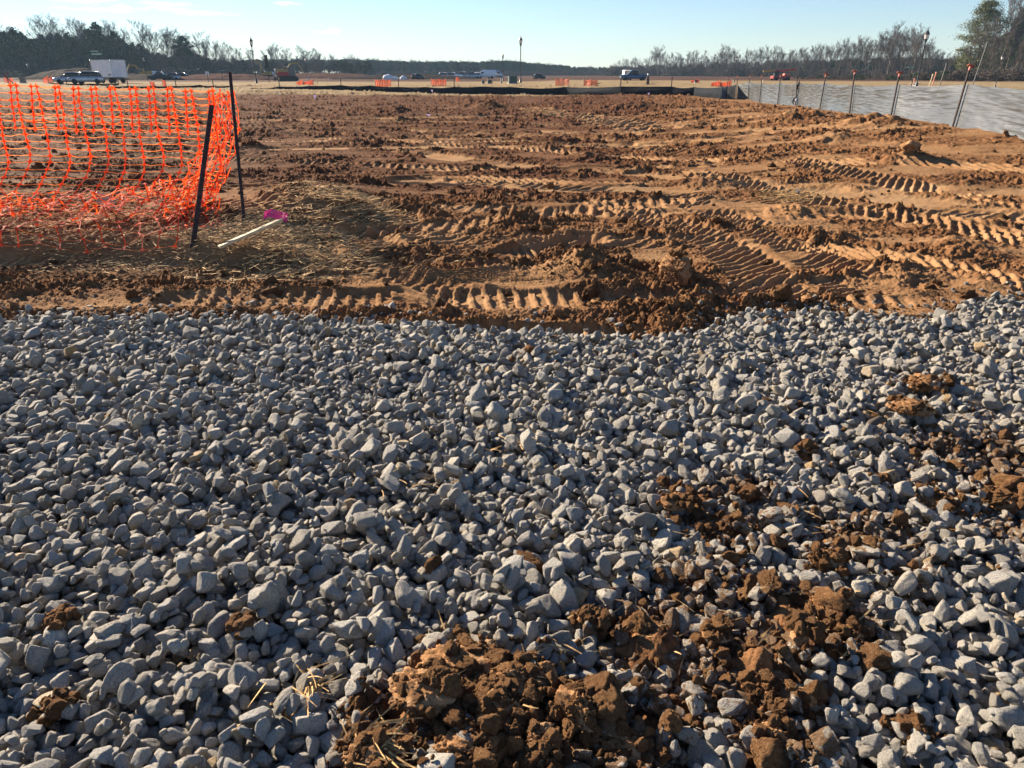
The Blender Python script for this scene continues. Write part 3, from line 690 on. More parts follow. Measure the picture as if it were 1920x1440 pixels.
# ---------------------------------------------------------------- orange safety fence
def ribbon(V, F, A, B, w, nrm, Cs=None):
    """flat strand from A to B of half width w"""
    d = B-A; s = np.cross(d, nrm); L = np.linalg.norm(s)
    if L < 1e-9: return
    s = s/L*w; o = len(V); V += [A-s, A+s, B+s, B-s]; F.append((o, o+1, o+2, o+3))
def knot(V, F, P, du, dv, r):
    o = len(V); V += [P+dv*r*1.25, P+(du+dv)*r*.42, P+du*r*1.15, P+(du-dv)*r*.42, P-dv*r*1.25, P-(du+dv)*r*.42, P-du*r*1.15, P-(du-dv)*r*.42]
    F.append((o, o+1, o+2, o+7)); F.append((o+7, o+2, o+3, o+6)); F.append((o+6, o+3, o+4, o+5))
def net_sheet(mb, G, knot_r=.030, wv=.0070, wh=.0032, seed=0, miss=0):
    """G[i][j] grid of points: i along, j down"""
    r0 = np.random.default_rng(seed); ni, nj = G.shape[:2]; V0 = []; F0 = []; V1 = []; F1 = []
    for i in range(ni):
        for j in range(nj):
            P = G[i, j]; du = G[min(i+1, ni-1), j]-G[max(i-1, 0), j]; dv = G[i, max(j-1, 0)]-G[i, min(j+1, nj-1)]
            du = du/(np.linalg.norm(du)+1e-9); dv = dv/(np.linalg.norm(dv)+1e-9); n = np.cross(du, dv); n = n/(np.linalg.norm(n)+1e-9)
            knot(V0, F0, P+n*.001, du, dv, knot_r*r0.uniform(.85, 1.15))
            if j+1 < nj and r0.random() > miss:
                Q = G[i, j+1]; mid = (P+Q)/2+n*r0.normal(0, .002)
                ribbon(V0, F0, P, mid, wv, n); ribbon(V0, F0, mid, Q, wv, n)
            if i+1 < ni and r0.random() > miss:
                Q = G[i+1, j]; L = np.linalg.norm(Q-P); m1 = P+(Q-P)*.33+np.array([0, 0, -.04*L*r0.uniform(0, 1.6)])+n*r0.normal(0, .03*L); m2 = P+(Q-P)*.67+np.array([0, 0, -.04*L*r0.uniform(0, 1.6)])+n*r0.normal(0, .03*L)
                ribbon(V1, F1, P, m1, wh, n); ribbon(V1, F1, m1, m2, wh*.8, n); ribbon(V1, F1, m2, Q, wh, n)
    mb.add(V0, F0, 0); mb.add(V1, F1, 1)
def t_post(name, base, top, parent, sink=.25, w=.034):
    b = Vector(base); t = Vector(top); d = (t-b).normalized(); q = Vector((0, 0, 1)).rotation_difference(d).to_matrix(); L = (t-b).length
    m = MB(); q2 = q @ Matrix.Rotation(.5, 3, 'Z')
    mid = b+d*(L/2-sink/2); m.box(mid, (w*1.3, .006, L+sink), q2); m.box(mid+q2 @ Vector((0, .017, 0)), (.006, .028, L+sink), q2)
    for k in range(int(L/.055)): m.box(b+d*(k*.055+.03)+q2 @ Vector((0, -.007, 0)), (.016, .012, .014), q2, bev=.003)
    return m.build(name, 'rust', parent)
A0 = hit(458, 415); A1 = at(431, 135, depth(A0)-.05); B0 = hit(362, 465); B1 = at(397, 197, depth(B0)+.16)
nf = thing('safety_fence', 'drooping orange plastic mesh barrier fence folded over and slumped on the straw at the left', 'safety fence', (0, 0, 0))
t_post('post', A0, A1, nf, w=.026); t_post('post', B0, B1, nf, w=.034)
mb = MB()
xs0 = np.array([-1.35+.214*0])  # spacing
top_y = lambda x: 8.25+.06*np.sin(x*2.3)
cols = np.arange(-8.1, -3.1, .213); r0 = np.random.default_rng(3)
G = np.zeros((len(cols), 19, 3))
for i, x in enumerate(cols):
    ztop = 1.485-.03*math.sin((x+3.1)*1.3)**2-.05*ss(x, -3.9, -3.2)
    for j in range(19):
        v = j/18; bend = .42*max(0, v-.6)**1.5*2.0*ss(np.array(x), -8, -4.5)
        yy = top_y(x)-.12*v-.85*max(0, v-.55)**1.4*1.6; zz = ztop-1.28*v**1.02+.12*max(0, v-.85)
        G[i, j] = (x-bend-.05*v*(1-ss(np.array(x), -7, -5))+r0.normal(0, .004)+.006*math.sin(j*.6+i), yy+.02*math.sin(i*1.7+j*.5), max(zz, .2)+r0.normal(0, .004))
net_sheet(mb, G, seed=1)
# flap folded over the top line
G2 = np.zeros((len(cols), 7, 3))
for i, x in enumerate(cols):
    for j in range(7):
        G2[i, j] = G[i, 0]+np.array([-.035+.012*math.sin(i*2.2)-.004*j, -.03-.012*j, -.070*j-.004])+r0.normal(0, .003, 3)
net_sheet(mb, G2, seed=2)
# slumped heap on the straw
xs = np.arange(-8.1, -3.0, .17); G3 = np.zeros((len(xs), 15, 3))
for i, x in enumerate(xs):
    for j in range(15):
        v = j/14; y = 7.85-1.48*v; xx = x+.35*v-.25+.06*math.sin(j*.8+i*.35)+.022*r0.normal()
        G3[i, j] = (min(xx, -3.0), y+.03*r0.normal(), 0)
sh = G3.reshape(-1, 3); sh[:, 2] = ground(sh[:, 0], sh[:, 1])[0]+.095+.11*np.clip(fbm(sh[:, 0]*2.6, sh[:, 1]*4, 3, 301)+.25, 0, 1)+.02*np.abs(r0.normal(size=len(sh)))+.16*ss(sh[:, 0], -4.6, -3.4)*np.exp(-((sh[:, 1]-7.5)/.35)**2)
G3 = sh.reshape(G3.shape); G5 = G3[1:, :12]+np.array([.07, .12, .07])+.03*r0.normal(size=G3[1:, :12].shape); net_sheet(mb, G5, knot_r=.026, wv=.006, wh=.004, seed=14, miss=.05); net_sheet(mb, G3, knot_r=.024, wv=.0055, wh=.0042, seed=4, miss=.03)
# bunched end between the two posts
def lerp(a, b, t): return a+(b-a)*t
La = [at(398, 178, 8.0), at(392, 250, 7.9), at(352, 330, 7.6), at(318, 380, 7.4), at(310, 430, 7.2), at(330, 470, 7.05)]
Lb = [at(436, 176, 8.3), at(444, 250, 8.2), at(428, 320, 8.0), at(410, 360, 7.8), at(400, 420, 7.5), at(432, 468, 7.1)]
def poly(P, t):
    t = t*(len(P)-1); k = min(int(t), len(P)-2); return lerp(P[k], P[k+1], t-k)
for layer in range(2):
    nu, nv = (9, 24)
    G4 = np.zeros((nu, nv, 3))
    for i in range(nu):
        for j in range(nv):
            v = j/(nv-1); u = i/(nu-1)
            p = lerp(poly(La, v), poly(Lb, v), u); G4[i, j] = p+r0.normal(0, .014, 3)+np.array([0, .07*math.sin(i*2.1+j*.7+layer*2), .02*math.sin(i*3.3+j)])
            if layer == 2: G4[i, j] += np.array([.03, -.05, 0])
    G4[:, :, 2] = np.maximum(G4[:, :, 2], ground(G4[:, :, 0].ravel(), G4[:, :, 1].ravel())[0].reshape(nu, nv)+.015)
    net_sheet(mb, G4, knot_r=.022, wv=.0055, wh=.004, seed=6+layer, miss=.05)
mb.build('net', ['net', 'strand'], nf)
# wooden stake with pink ribbon lying beside
s0 = hit(412, 472, .12); s1 = hit(540, 413, .26)
st = thing('survey_stake', 'pale wooden lath stake lying tilted on the straw beside the orange net', 'stake', s0)
m = MB(); dv = Vector(s1-s0); q = Vector((1, 0, 0)).rotation_difference(dv.normalized()).to_matrix()
m.box(dv/2+Vector((0, 0, .03)), (dv.length, .085, .024), q, bev=.003); m.build('lath', 'wood', st)
m = MB(); c = dv*.86+Vector((0, 0, .035))
pts = [c+Vector(v)*.55 for v in ((-.28, .10, .02), (-.18, .13, .06), (-.06, .06, .04), (.04, .02, .03), (.10, -.03, .03), (.16, -.05, .0))]
for off in (0, .022, .05):
    for i in range(len(pts)-1):
        a, b = pts[i], pts[i+1]; o = Vector((0, off, off*.8)); wv = Vector((0, .006, .011)); m.add([a+o-wv, b+o-wv, b+o+wv, a+o+wv], [(0, 1, 2, 3)])
m.build('ribbon', 'pink', st)
pb = hit(200, 385, .06); m = MB(); m.box((0, 0, .05), (.19, .012, .17), Matrix.Rotation(.5, 3, 'X') @ Matrix.Rotation(.4, 3, 'Y'), bev=.003)
o = m.build('paper_scrap', 'wrap'); o.location = pb; tag(o, 'small whitish scrap lying in the straw behind the orange net', 'scrap')
# ---------------------------------------------------------------- silt fences
def fabric_panel(P, Q, hp, hq, ground_fn, seed, nu=40, nv=18, sag=.05, bulge=.06, ruff=.02, off=0, la=None, lb=None):
    """grid between two posts: returns list of rows"""
    V = []; d = Q-P; L = np.linalg.norm(d[:2]); n = np.array([-d[1], d[0], 0])/L
    for j in range(nv+1):
        for i in range(nu+1):
            u = i/nu; v = j/nv; p = P+d*u; g = ground_fn(p[0], p[1]); h = lerp(hp, hq, u)-sag*4*u*(1-u)
            z = g-.04+(h+.04)*v; e = math.sin(math.pi*u)
            s = bulge*e*math.sin(math.pi*min(v*1.1, 1))-off
            ln = (la*(1-u)+lb*u)*(z-g) if la is not None else (0, 0); V.append((p[0]+n[0]*s+ln[0], p[1]+n[1]*s+ln[1], z))
    V = np.array(V); uu = np.tile(np.linspace(0, 1, nu+1), nv+1); vv = np.repeat(np.linspace(0, 1, nv+1), nu+1)
    slope = (uu-.5)*.5*(1 if seed % 2 else -1)
    rf = ruff*fbm(uu*L*1.0+seed*5, (vv+slope*.35)*11+seed, 3, 400+seed)*1.6*np.sin(np.pi*np.clip(uu, .03, .97))**.5
    rf += ruff*.75*fbm(uu*L*1.7+seed, (vv+slope*.2)*24, 2, 430+seed)+ruff*.35*fbm(uu*L*3+seed, vv*50, 1, 440+seed)
    V += rf[:, None]*n[None]*(vv[:, None] > 0)*(uu[:, None] > 0)*(uu[:, None] < 1)
    F = [(j*(nu+1)+i, j*(nu+1)+i+1, (j+1)*(nu+1)+i+1, (j+1)*(nu+1)+i) for j in range(nv) for i in range(nu)]
    return V, F
zm = lambda x, y: float(zmac(x, y))
sf = thing('silt_fence', 'shiny grey fabric silt fence on leaning capped steel posts at the right', 'silt fence')
pp = [(1361, 186, 1366, 145, 162), (1380, 185, 1383, 143, 158), (1402, 187, 1406, 142, 153), (1424, 193, 1429, 142, 156), (1458, 196, 1464, 141, 155), (1492, 199, 1495, 142, 155),
      (1537, 206, 1549, 139, 156), (1593, 213, 1603, 134, 159), (1670, 222, 1687, 137, 159), (1787, 237, 1820, 124, 158),]
bases = []; hs = []; lns = []
for k, (bx, by, tx, ty, fy) in enumerate(pp):
    b = hit(bx, by); D = depth(b); t = at(tx, ty, D); f = at(lerp(bx, tx, (by-fy)/(by-ty)), fy, D)
    bases.append(b); hs.append(f[2]-b[2]); lns.append((t-b)[:2]/(t-b)[2])
    pst = t_post('post', b, t, sf, w=.034)
    if k not in (5,):
        m = MB(); q = Vector((0, 0, 1)).rotation_difference(Vector(t-b).normalized()).to_matrix()
        m.box(Vector(t)+q @ Vector((0, 0, -.05)), (.045, .045, .10), q, bev=.01); m.box(Vector(t)+q @ Vector((0, 0, .01)), (.14, .09, .014), q, bev=.005)
        m.build('cap', 'cap', pst)
for k in (1, 2): e = bases[9]+(bases[9]-bases[7])*.55*k; e[2] = zmac(e[0], e[1]); bases.append(e); hs.append(hs[9]); lns.append(np.array([.1/1.3, 0])); t_post('post', e, e+np.array([.1, 0, 1.3]), sf, w=.05)
V = []; F = []
corner = hit(1350, 186)
seq = [corner]+bases; hh = [hs[0]*1.0]+hs; ll = [lns[0]]+lns
for k in range(len(seq)-1):
    L = np.linalg.norm(seq[k+1]-seq[k]); v, f = fabric_panel(seq[k], seq[k+1], hh[k], hh[k+1], zm, k+1, nu=max(10, int(L*14)), nv=44, sag=.04 if k not in (4, 5) else .07, bulge=.03+.02*(k % 2), ruff=.011, off=-.05, la=ll[k], lb=ll[k+1])
    o = len(V); V += [tuple(p) for p in v]; F += [tuple(i+o for i in q) for q in f]
me = np_mesh('fabric', V, F, M['siltg']); o = bpy.data.objects.new('fabric', me); COL.objects.link(o); o.parent = sf
# dark overlap where two rolls meet, with a torn white strip
b = bases[5]; m = MB(); r0 = np.random.default_rng(8)
for k in range(9):
    z0 = .05+.09*k; a = Vector(b)+Vector((r0.normal(0, .05)-.02, -.06, z0)); m.tube([a, a+Vector((r0.normal(0, .06), -.03, .12)), a+Vector((r0.normal(0, .04), .0, .26))], [.015, .03, .01], 5)
m.build('overlap', 'siltb', sf, True)
m = MB()
for k in range(4): a = Vector(b)+Vector((-.05+.06*k, -.1, .03)); m.tube([a+Vector((-.12+.06*k, -.12, 0)), a+Vector((0, 0, .22)), a+Vector((.05, 0, .4))], [.015, .035, .012], 4)
m.build('torn_strip', 'wrap', sf, True)
# black fence across the back
bl = [(1352, 186, 163), (1300, 180, 163), (1258, 179, 162), (1163, 178, 162), (1060, 178, 163), (960, 177.5, 163), (900, 177, 162), (852, 176, 162.5), (800, 175, 163), (748, 173, 163), (695, 171, 160), (640, 169, 159.5), (580, 167.5, 161), (524, 167, 162), (470, 166.5, 164.5)]
bf = thing('black_silt_fence', 'long low black fabric silt fence across the far edge of the clay lot', 'silt fence')
V = []; F = []; prev = None
for k, (x, by, fy) in enumerate(bl):
    b = hit(x, by); t = at(x, fy, depth(b)); h = t[2]-b[2]
    if prev is not None:
        L = np.linalg.norm(b-prev[0]); v, f = fabric_panel(prev[0], b, prev[1], h, zm, 30+k, nu=22, nv=8, sag=.03+.03*(k % 3), bulge=.12, ruff=.03)
        o = len(V); V += [tuple(p) for p in v]; F += [tuple(i+o for i in q) for q in f]
    prev = (b, h)
    if k in (2, 3, 7, 9, 11, 13): m = MB(); m.box((0, 0, (h+.55)/2), (.06, .05, h+.55), bev=.01); m.box((0, 0, h+.56), (.11, .11, .05), bev=.01); pq = m.build('post', 'black', bf); pq.location = b+np.array([0, .09, 0])
me = np_mesh('fabric', V, F, M['siltb']); o = bpy.data.objects.new('fabric', me); COL.objects.link(o); o.parent = bf
for nm, pts in (('low black silt fence sagging in front of the parked cars and trailer', [(90, 157, 154), (125, 160, 156.5), (170, 161, 156.5), (222, 161, 157)]), ('low black silt fence running behind the orange net at the left', [(200, 166.5, 161.5), (240, 166, 161), (290, 165.5, 161), (330, 165.5, 161), (375, 164, 159), (400, 165, 161), (430, 164, 160.5)])):
    t_ = thing('low_silt_fence', nm, 'silt fence'); V = []; F = []; prev = None
    for k, (x, by, fy) in enumerate(pts):
        b = hit(x, by); h = at(x, fy, depth(b))[2]-b[2]
        if prev is not None:
            v, f = fabric_panel(prev[0], b, prev[1], h, zm, 60+k, nu=14, nv=5, sag=.05, bulge=.15, ruff=.04); o = len(V); V += [tuple(p) for p in v]; F += [tuple(i+o for i in q) for q in f]
        prev = (b, h)
        if k % 2: m = MB(); m.box((0, 0, (h+.5)/2), (.07, .06, h+.5), bev=.01); pq = m.build('post', 'black', t_); pq.location = b+np.array([0, .1, 0])
    me = np_mesh('fabric', V, F, M['siltb']); o = bpy.data.objects.new('fabric', me); COL.objects.link(o); o.parent = t_
# wood chips
for px, py, L, a, lb in [(1640, 806, .11, .2, 'flat brown wood chip lying among pale stones'), (1290, 860, .10, 1.1, 'curved bark piece standing in the muddy gravel')]:
    b = hit(px, py); m = MB(); m.tube([(-L/2, 0, 0), (-L*.2, 0, .012), (L*.2, .006, .014), (L/2, 0, 0)], [.012, .022, .02, .010], 7); o = m.build('wood_chip', 'bark', None, True); o.location = (b[0], b[1], gtop(b[0], b[1])+.012); o.rotation_euler = (0, -.3, a); tag(o, lb, 'wood chip')
# ---------------------------------------------------------------- survey flags
flags = [(592, 189, 178, 'p', 'violet survey flag leaning on the dark clay left of centre'), (811, 176, 168, 'p', 'violet V shaped survey ribbon in front of the black fence'), (885, 172, 164, 'p', 'violet survey ribbon hanging against the black fence'),
         (1209, 178, 169, 'p', 'pale violet upright survey flag against the black fence near the right'), (1217, 180, 174, 'p', 'short violet survey flag on the clay at the fence foot'), (525, 184, 171, 'w', 'white leaning pin flag on the dark clay right of the rusty post'),
         (774, 181, 171, 'w', 'white leaning stake in front of the black fence left of centre'), (602, 168, 161, 'w', 'small white stake against the left black fence'), (1294, 181, 177, 'w', 'little white stake at the right end of the black fence'),
         (805, 220, 215, 'p', 'violet flag lying flat on the clay'), (1500, 372, 368, 'w', 'small white scrap stake on the tracked clay')]
for px, by, ty, kd, lb in flags:
    b = hit(px, by); h = max(.12, at(px, ty, depth(b))[2]-b[2]); t = thing('survey_flag', lb, 'survey flag', b)
    m = MB(); lean = .25*h*(1 if kd == 'w' else .1); m.tube([(0, 0, -.05), (-lean, 0, h)], .012, 4); m.build('pin', 'wood', t)
    m = MB(); w2 = .055 if kd == 'w' else .12; m.add([(-lean-w2, 0, h*.95), (-lean+w2*.4, .02, h), (-lean*.6+w2*.2, .01, h*.35), (-lean*.6-w2*.1, -.01, h*.3)], [(0, 1, 2, 3)]); m.build('ribbon', 'purple' if kd == 'p' else 'wrap', t)
# ---------------------------------------------------------------- street lamps
def lamp_proto():
    t = thing('street_lamp', 'x', 'street lamp', group='black lantern street lamps')
    m = MB(); m.lathe([(.20, 0), (.20, .08), (.15, .12), (.13, .45), (.09, .55), (.075, .62), (.06, .70), (.055, 4.2), (.07, 4.24), (.05, 4.3)], n=12); m.build('pole', 'black', t, True)
    m = MB(); m.lathe([(.05, 4.3), (.10, 4.36), (.13, 4.55), (.19, 4.62)], n=8); ln = m.build('lantern', 'black', t)
    m = MB(); m.lathe([(.16, 4.62), (.215, 5.02)], n=8); m.build('glass', 'lampglass', ln)
    m = MB()
    for k in range(4): a = math.pi/4+k*math.pi/2; m.tube([(.175*math.cos(a), .175*math.sin(a), 4.62), (.23*math.cos(a), .23*math.sin(a), 5.02)], .014, 4)
    m.lathe([(.26, 5.02), (.25, 5.06), (.16, 5.25), (.05, 5.42), (.03, 5.46), (.045, 5.50), (.01, 5.62), (.004, 5.72)], n=10); m.build('cap', 'black', ln)
    return t
lp = None
for px, by, ty, tx, lb in [(481, 156, 68, 475, 'tall black lantern lamp post above the left digger beside the rusty post'), (277, 151, 107, 268, 'small distant lamp post right of the white trailer'), (577, 151, 108, 571, 'distant lamp post at the red clay mound'),
                       (943, 152, 99, 943, 'thin distant lamp post left of the tall central one'), (976, 155, 66, 977, 'tall black lantern lamp post at the centre of the horizon'), (1376, 155, 103, 1381, 'distant lamp post behind the end of the grey fence'),
                       (1717, 166, 53, 1740, 'tallest leaning black lamp post behind the grey silt fence at the right'), (1865, 166, 99, 1878, 'lamp post among the bare trees at the right edge')]:
    b = hit(px, by); D = depth(b); h = at(tx, ty, D)[2]-b[2]
    if lp is None: lp = lamp_proto(); o = lp
    else: o = dup(lp, b)
    if px == 1717: k_ = b
    o.location = b; o.scale = (h/5.72,)*3; o['label'] = lb; o.rotation_euler = (0, 0, .3)
# ---------------------------------------------------------------- signs
def sign(px, by, ty, lb, blades, stop=False, lean=0, c='signg'):
    b = hit(px, by); h = at(px, ty, depth(b))[2]-b[2]; t = thing('street_sign', lb, 'street sign', b)
    m = MB(); m.tube([(0, 0, 0), (lean, 0, h)], .045, 6); m.lathe([(.08, h), (.02, h+.15)], n=6, c=(lean, 0, 0)); m.build('pole', 'black', t)
    for z, w_, hh_, off, rz in blades:
        rot = Matrix.Rotation(rz, 3, 'Z')
        r1 = random.Random(int(px)+int(z*10)); m = MB(); m.box((off, 0, z), (w_, .03, hh_), rot, bev=.01)
        x = -w_*.42
        while x < w_*.40:
            lw = w_*r1.uniform(.03, .07)
            if r1.random() > .16: m.box(Vector((off, 0, z))+rot @ Vector((x+lw/2, -.018, 0)), (lw*.7, .006, hh_*r1.uniform(.35, .55)), rot, 1)
            x += lw
        m.build('blade', [c, 'wrap' if c == 'signg' else c], t)
    if stop: m = MB(); m.lathe([(.42, -.012), (.42, .012)], n=8, axis=Matrix.Rotation(1.35, 3, 'Z') @ Matrix.Rotation(math.pi/2, 3, 'Y') @ Matrix.Rotation(math.pi/8, 3, 'Z'), c=(.0, -.06, h*.58)); m.build('stop_disc', 'signr', t)
sign(181, 155, 95, 'green street name sign with red octagon on a black pole before the white trailer', [(3.9, 1.15, .20, .62, .1), (3.55, 1.5, .32, .85, .1)], True)
sign(1708, 166, 140, 'small green street sign seen above the grey silt fence at the right', [(1.75, .9, .16, -.45, .2)])
sign(418, 152, 131, 'far small green sign left of the rusty post', [(1.6, 1.1, .16, .0, .3)])
sign(391, 154, 138, 'small white square sign on a post in front of the dirt bank', [(1.15, .5, .5, 0, .2)], c='wrap')
sign(505, 155, 115, 'tall narrow dark banner sign beside the left digger', [(2.6, .40, 1.7, -.05, .2)], c='black')
# ---------------------------------------------------------------- vehicles
def wheel(t, x, y, r, w=.24):
    ax = Matrix.Rotation(math.pi/2, 3, 'X'); m = MB(); m.lathe([(r*.62, -w/2), (r*.94, -w/2), (r, -w*.38), (r, w*.38), (r*.94, w/2), (r*.62, w/2)], (x, y, r), 18, axis=ax); wh = m.build('wheel', 'tyre', t, True)
    m = MB(); m.lathe([(r*.60, -w*.42), (r*.18, -w*.34), (r*.18, w*.34), (r*.60, w*.42)], (x, y, r), 12, axis=ax); m.build('rim', 'steel', wh)
def section_body(m, secs, mi=0):
    """secs: x, half width low, half width high, z low, z high"""
    vs = []; fs = []
    for x, a, b, z0, z1 in secs:
        zm_ = z0+(z1-z0)*.55; vs += [(x, -a*.92, z0), (x, -a, z0+(z1-z0)*.25), (x, -a, zm_), (x, -b, z1-.03), (x, -b*.9, z1), (x, b*.9, z1), (x, b, z1-.03), (x, a, zm_), (x, a, z0+(z1-z0)*.25), (x, a*.92, z0)]
    n = 10
    for i in range(len(secs)-1):
        for k in range(n): fs.append((i*n+k, i*n+(k+1) % n, (i+1)*n+(k+1) % n, (i+1)*n+k))
    fs.append(tuple(range(n))); fs.append(tuple(range((len(secs)-1)*n, len(secs)*n))[::-1]); m.add(vs, fs, mi)
def car(label, paint, loc, rz, kind='suv', group='parked vehicles on the site', s=1):
    t = thing('parked_%s' % kind, label, {'suv': 'car', 'pickup': 'pickup truck', 'van': 'van'}[kind], loc, rz, group); t.scale = (s,)*3
    m = MB()
    if kind == 'suv':
        section_body(m, [(-2.3, .70, .66, .45, .85), (-2.2, .86, .80, .32, .98), (-1.2, .90, .86, .25, 1.0), (1.0, .90, .86, .25, 1.0), (1.9, .88, .82, .28, .92), (2.25, .78, .66, .34, .80), (2.32, .66, .6, .42, .72)])
        gh = [(-2.12, .78, .55, .96, 1.2), (-1.8, .80, .62, .96, 1.56), (-.6, .82, .66, .96, 1.66), (.35, .82, .64, .96, 1.60), (1.25, .80, .60, .96, 1.0)]
    elif kind == 'pickup':
        section_body(m, [(-2.75, .84, .86, .45, 1.05), (-2.6, .93, .92, .40, 1.08), (-.7, .95, .92, .35, 1.08), (1.2, .95, .90, .35, 1.12), (2.4, .92, .85, .38, 1.06), (2.7, .82, .72, .42, .98)])
        gh = [(-.8, .84, .66, 1.06, 1.3), (-.7, .84, .70, 1.06, 1.80), (.2, .84, .72, 1.06, 1.84), (.7, .84, .68, 1.06, 1.80), (1.45, .82, .66, 1.06, 1.14)]
    else:
        section_body(m, [(-2.7, .88, .86, .4, 2.2), (-2.6, .95, .9, .35, 2.35), (1.0, .95, .9, .35, 2.35), (1.6, .95, .86, .35, 1.9), (2.3, .9, .8, .38, 1.15), (2.65, .8, .7, .42, .95)])
        gh = None
    m.build('body', paint, t, True)
    if gh:
        m = MB(); section_body(m, [(x, a*.99, b*.99, z0, z1-.05) for x, a, b, z0, z1 in gh]); wn = m.build('windows', 'glass', t)
        m = MB(); x0, x1 = gh[1][0], gh[3][0]; zt = gh[2][4]; section_body(m, [(x0+.05, .60, .55, zt-.14, zt-.02), ((x0+x1)/2, .68, .6, zt-.06, zt+.02), (x1-.05, .62, .56, zt-.12, zt-.03)]); pass
        for x in (gh[1][0]+.1, (x0+x1)/2, x1-.0):
            for sy in (-1, 1): m.tube([(x+(.5 if x == x1 else 0), sy*.83, 1.0), (x, sy*.655, zt-.1)], .035, 4)
        m.build('roof', paint, t, True)
    else:
        m = MB(); m.box((1.95, 0, 1.52), (.02, 1.5, .62), Matrix.Rotation(-.68, 3, 'Y')); m.box((1.1, -.95, 1.6), (.8, .02, .45)); m.box((1.1, .95, 1.6), (.8, .02, .45)); m.build('windows', 'glass', t)
    xf = 1.45 if kind == 'suv' else 1.75; r = .34 if kind == 'suv' else .39
    for x in (-xf+.05, xf):
        for y in (-.82, .82): wheel(t, x, y, r)
    xe = {'suv': 2.26, 'pickup': 2.68, 'van': 2.6}[kind]
    for y in (-.62, .62):
        m = MB(); m.box((xe-.02, y, .74), (.10, .30, .14), bev=.02); m.build('headlight', 'lampglass', t)
        m = MB(); m.box((-xe+.05, y*1.15, .88), (.08, .16, .26), bev=.02); m.build('tail_light', 'signr', t)
    m = MB(); m.box((xe+.02, 0, .46), (.10, 1.5, .18), bev=.04); m.build('bumper', 'black', t); m = MB(); m.box((-xe-.02, 0, .5), (.10, 1.6, .2), bev=.04); m.build('bumper', 'black', t)
    return t
def gpt(px, py): return hit(px, py)
car('silver blue car parked at the far left nearest the picture edge', 'silver', gpt(134, 157.2), R(200), 'suv', s=.78)
car('white estate car with shade painted silver between the silver car and the white trailer', 'silver', gpt(163, 157.2), R(205), 'suv', s=.84)  # white car; the silver paint carries its shade
# box trailer: corner towards us
b = hit(210, 156); t = thing('box_trailer', 'white box trailer parked behind the street sign at the left', 'trailer', b, R(-32)); t.scale = (.78, .78, .74)
m = MB(); m.box((0, 0, 2.3), (5.6, 2.5, 2.7), bev=.06); m.build('box', 'boxw', t)
m = MB()
for x in (-2.8, 2.8):
    for y in (-1.25, 1.25): m.box((x, y, 2.3), (.12, .12, 2.74), bev=.02)
for z in (.99, 3.64): m.box((0, -1.26, z), (5.6, .05, .10)); m.box((0, 1.26, z), (5.6, .05, .10)); m.box((-2.81, 0, z), (.05, 2.4, .10)); m.box((2.81, 0, z), (.05, 2.4, .10))
m.build('rails', 'silver', t)
m = MB(); m.box((0, 0, .86), (5.4, .9, .18)); m.box((2.9, 0, .7), (.1, 2.3, .12)); m.tube([(2.6, -.8, .8), (2.6, -.8, .1)], .06, 6); m.tube([(2.6, .8, .8), (2.6, .8, .1)], .06, 6); m.build('chassis', 'black', t)
for x in (-1.9, -.8, 1.6):
    for y in (-1.0, 1.0): wheel(t, x, y, .45, .3)
m = MB(); m.box((1.9, -1.256, 1.35), (.9, .012, .22)); m.build('placard', 'steel', t)
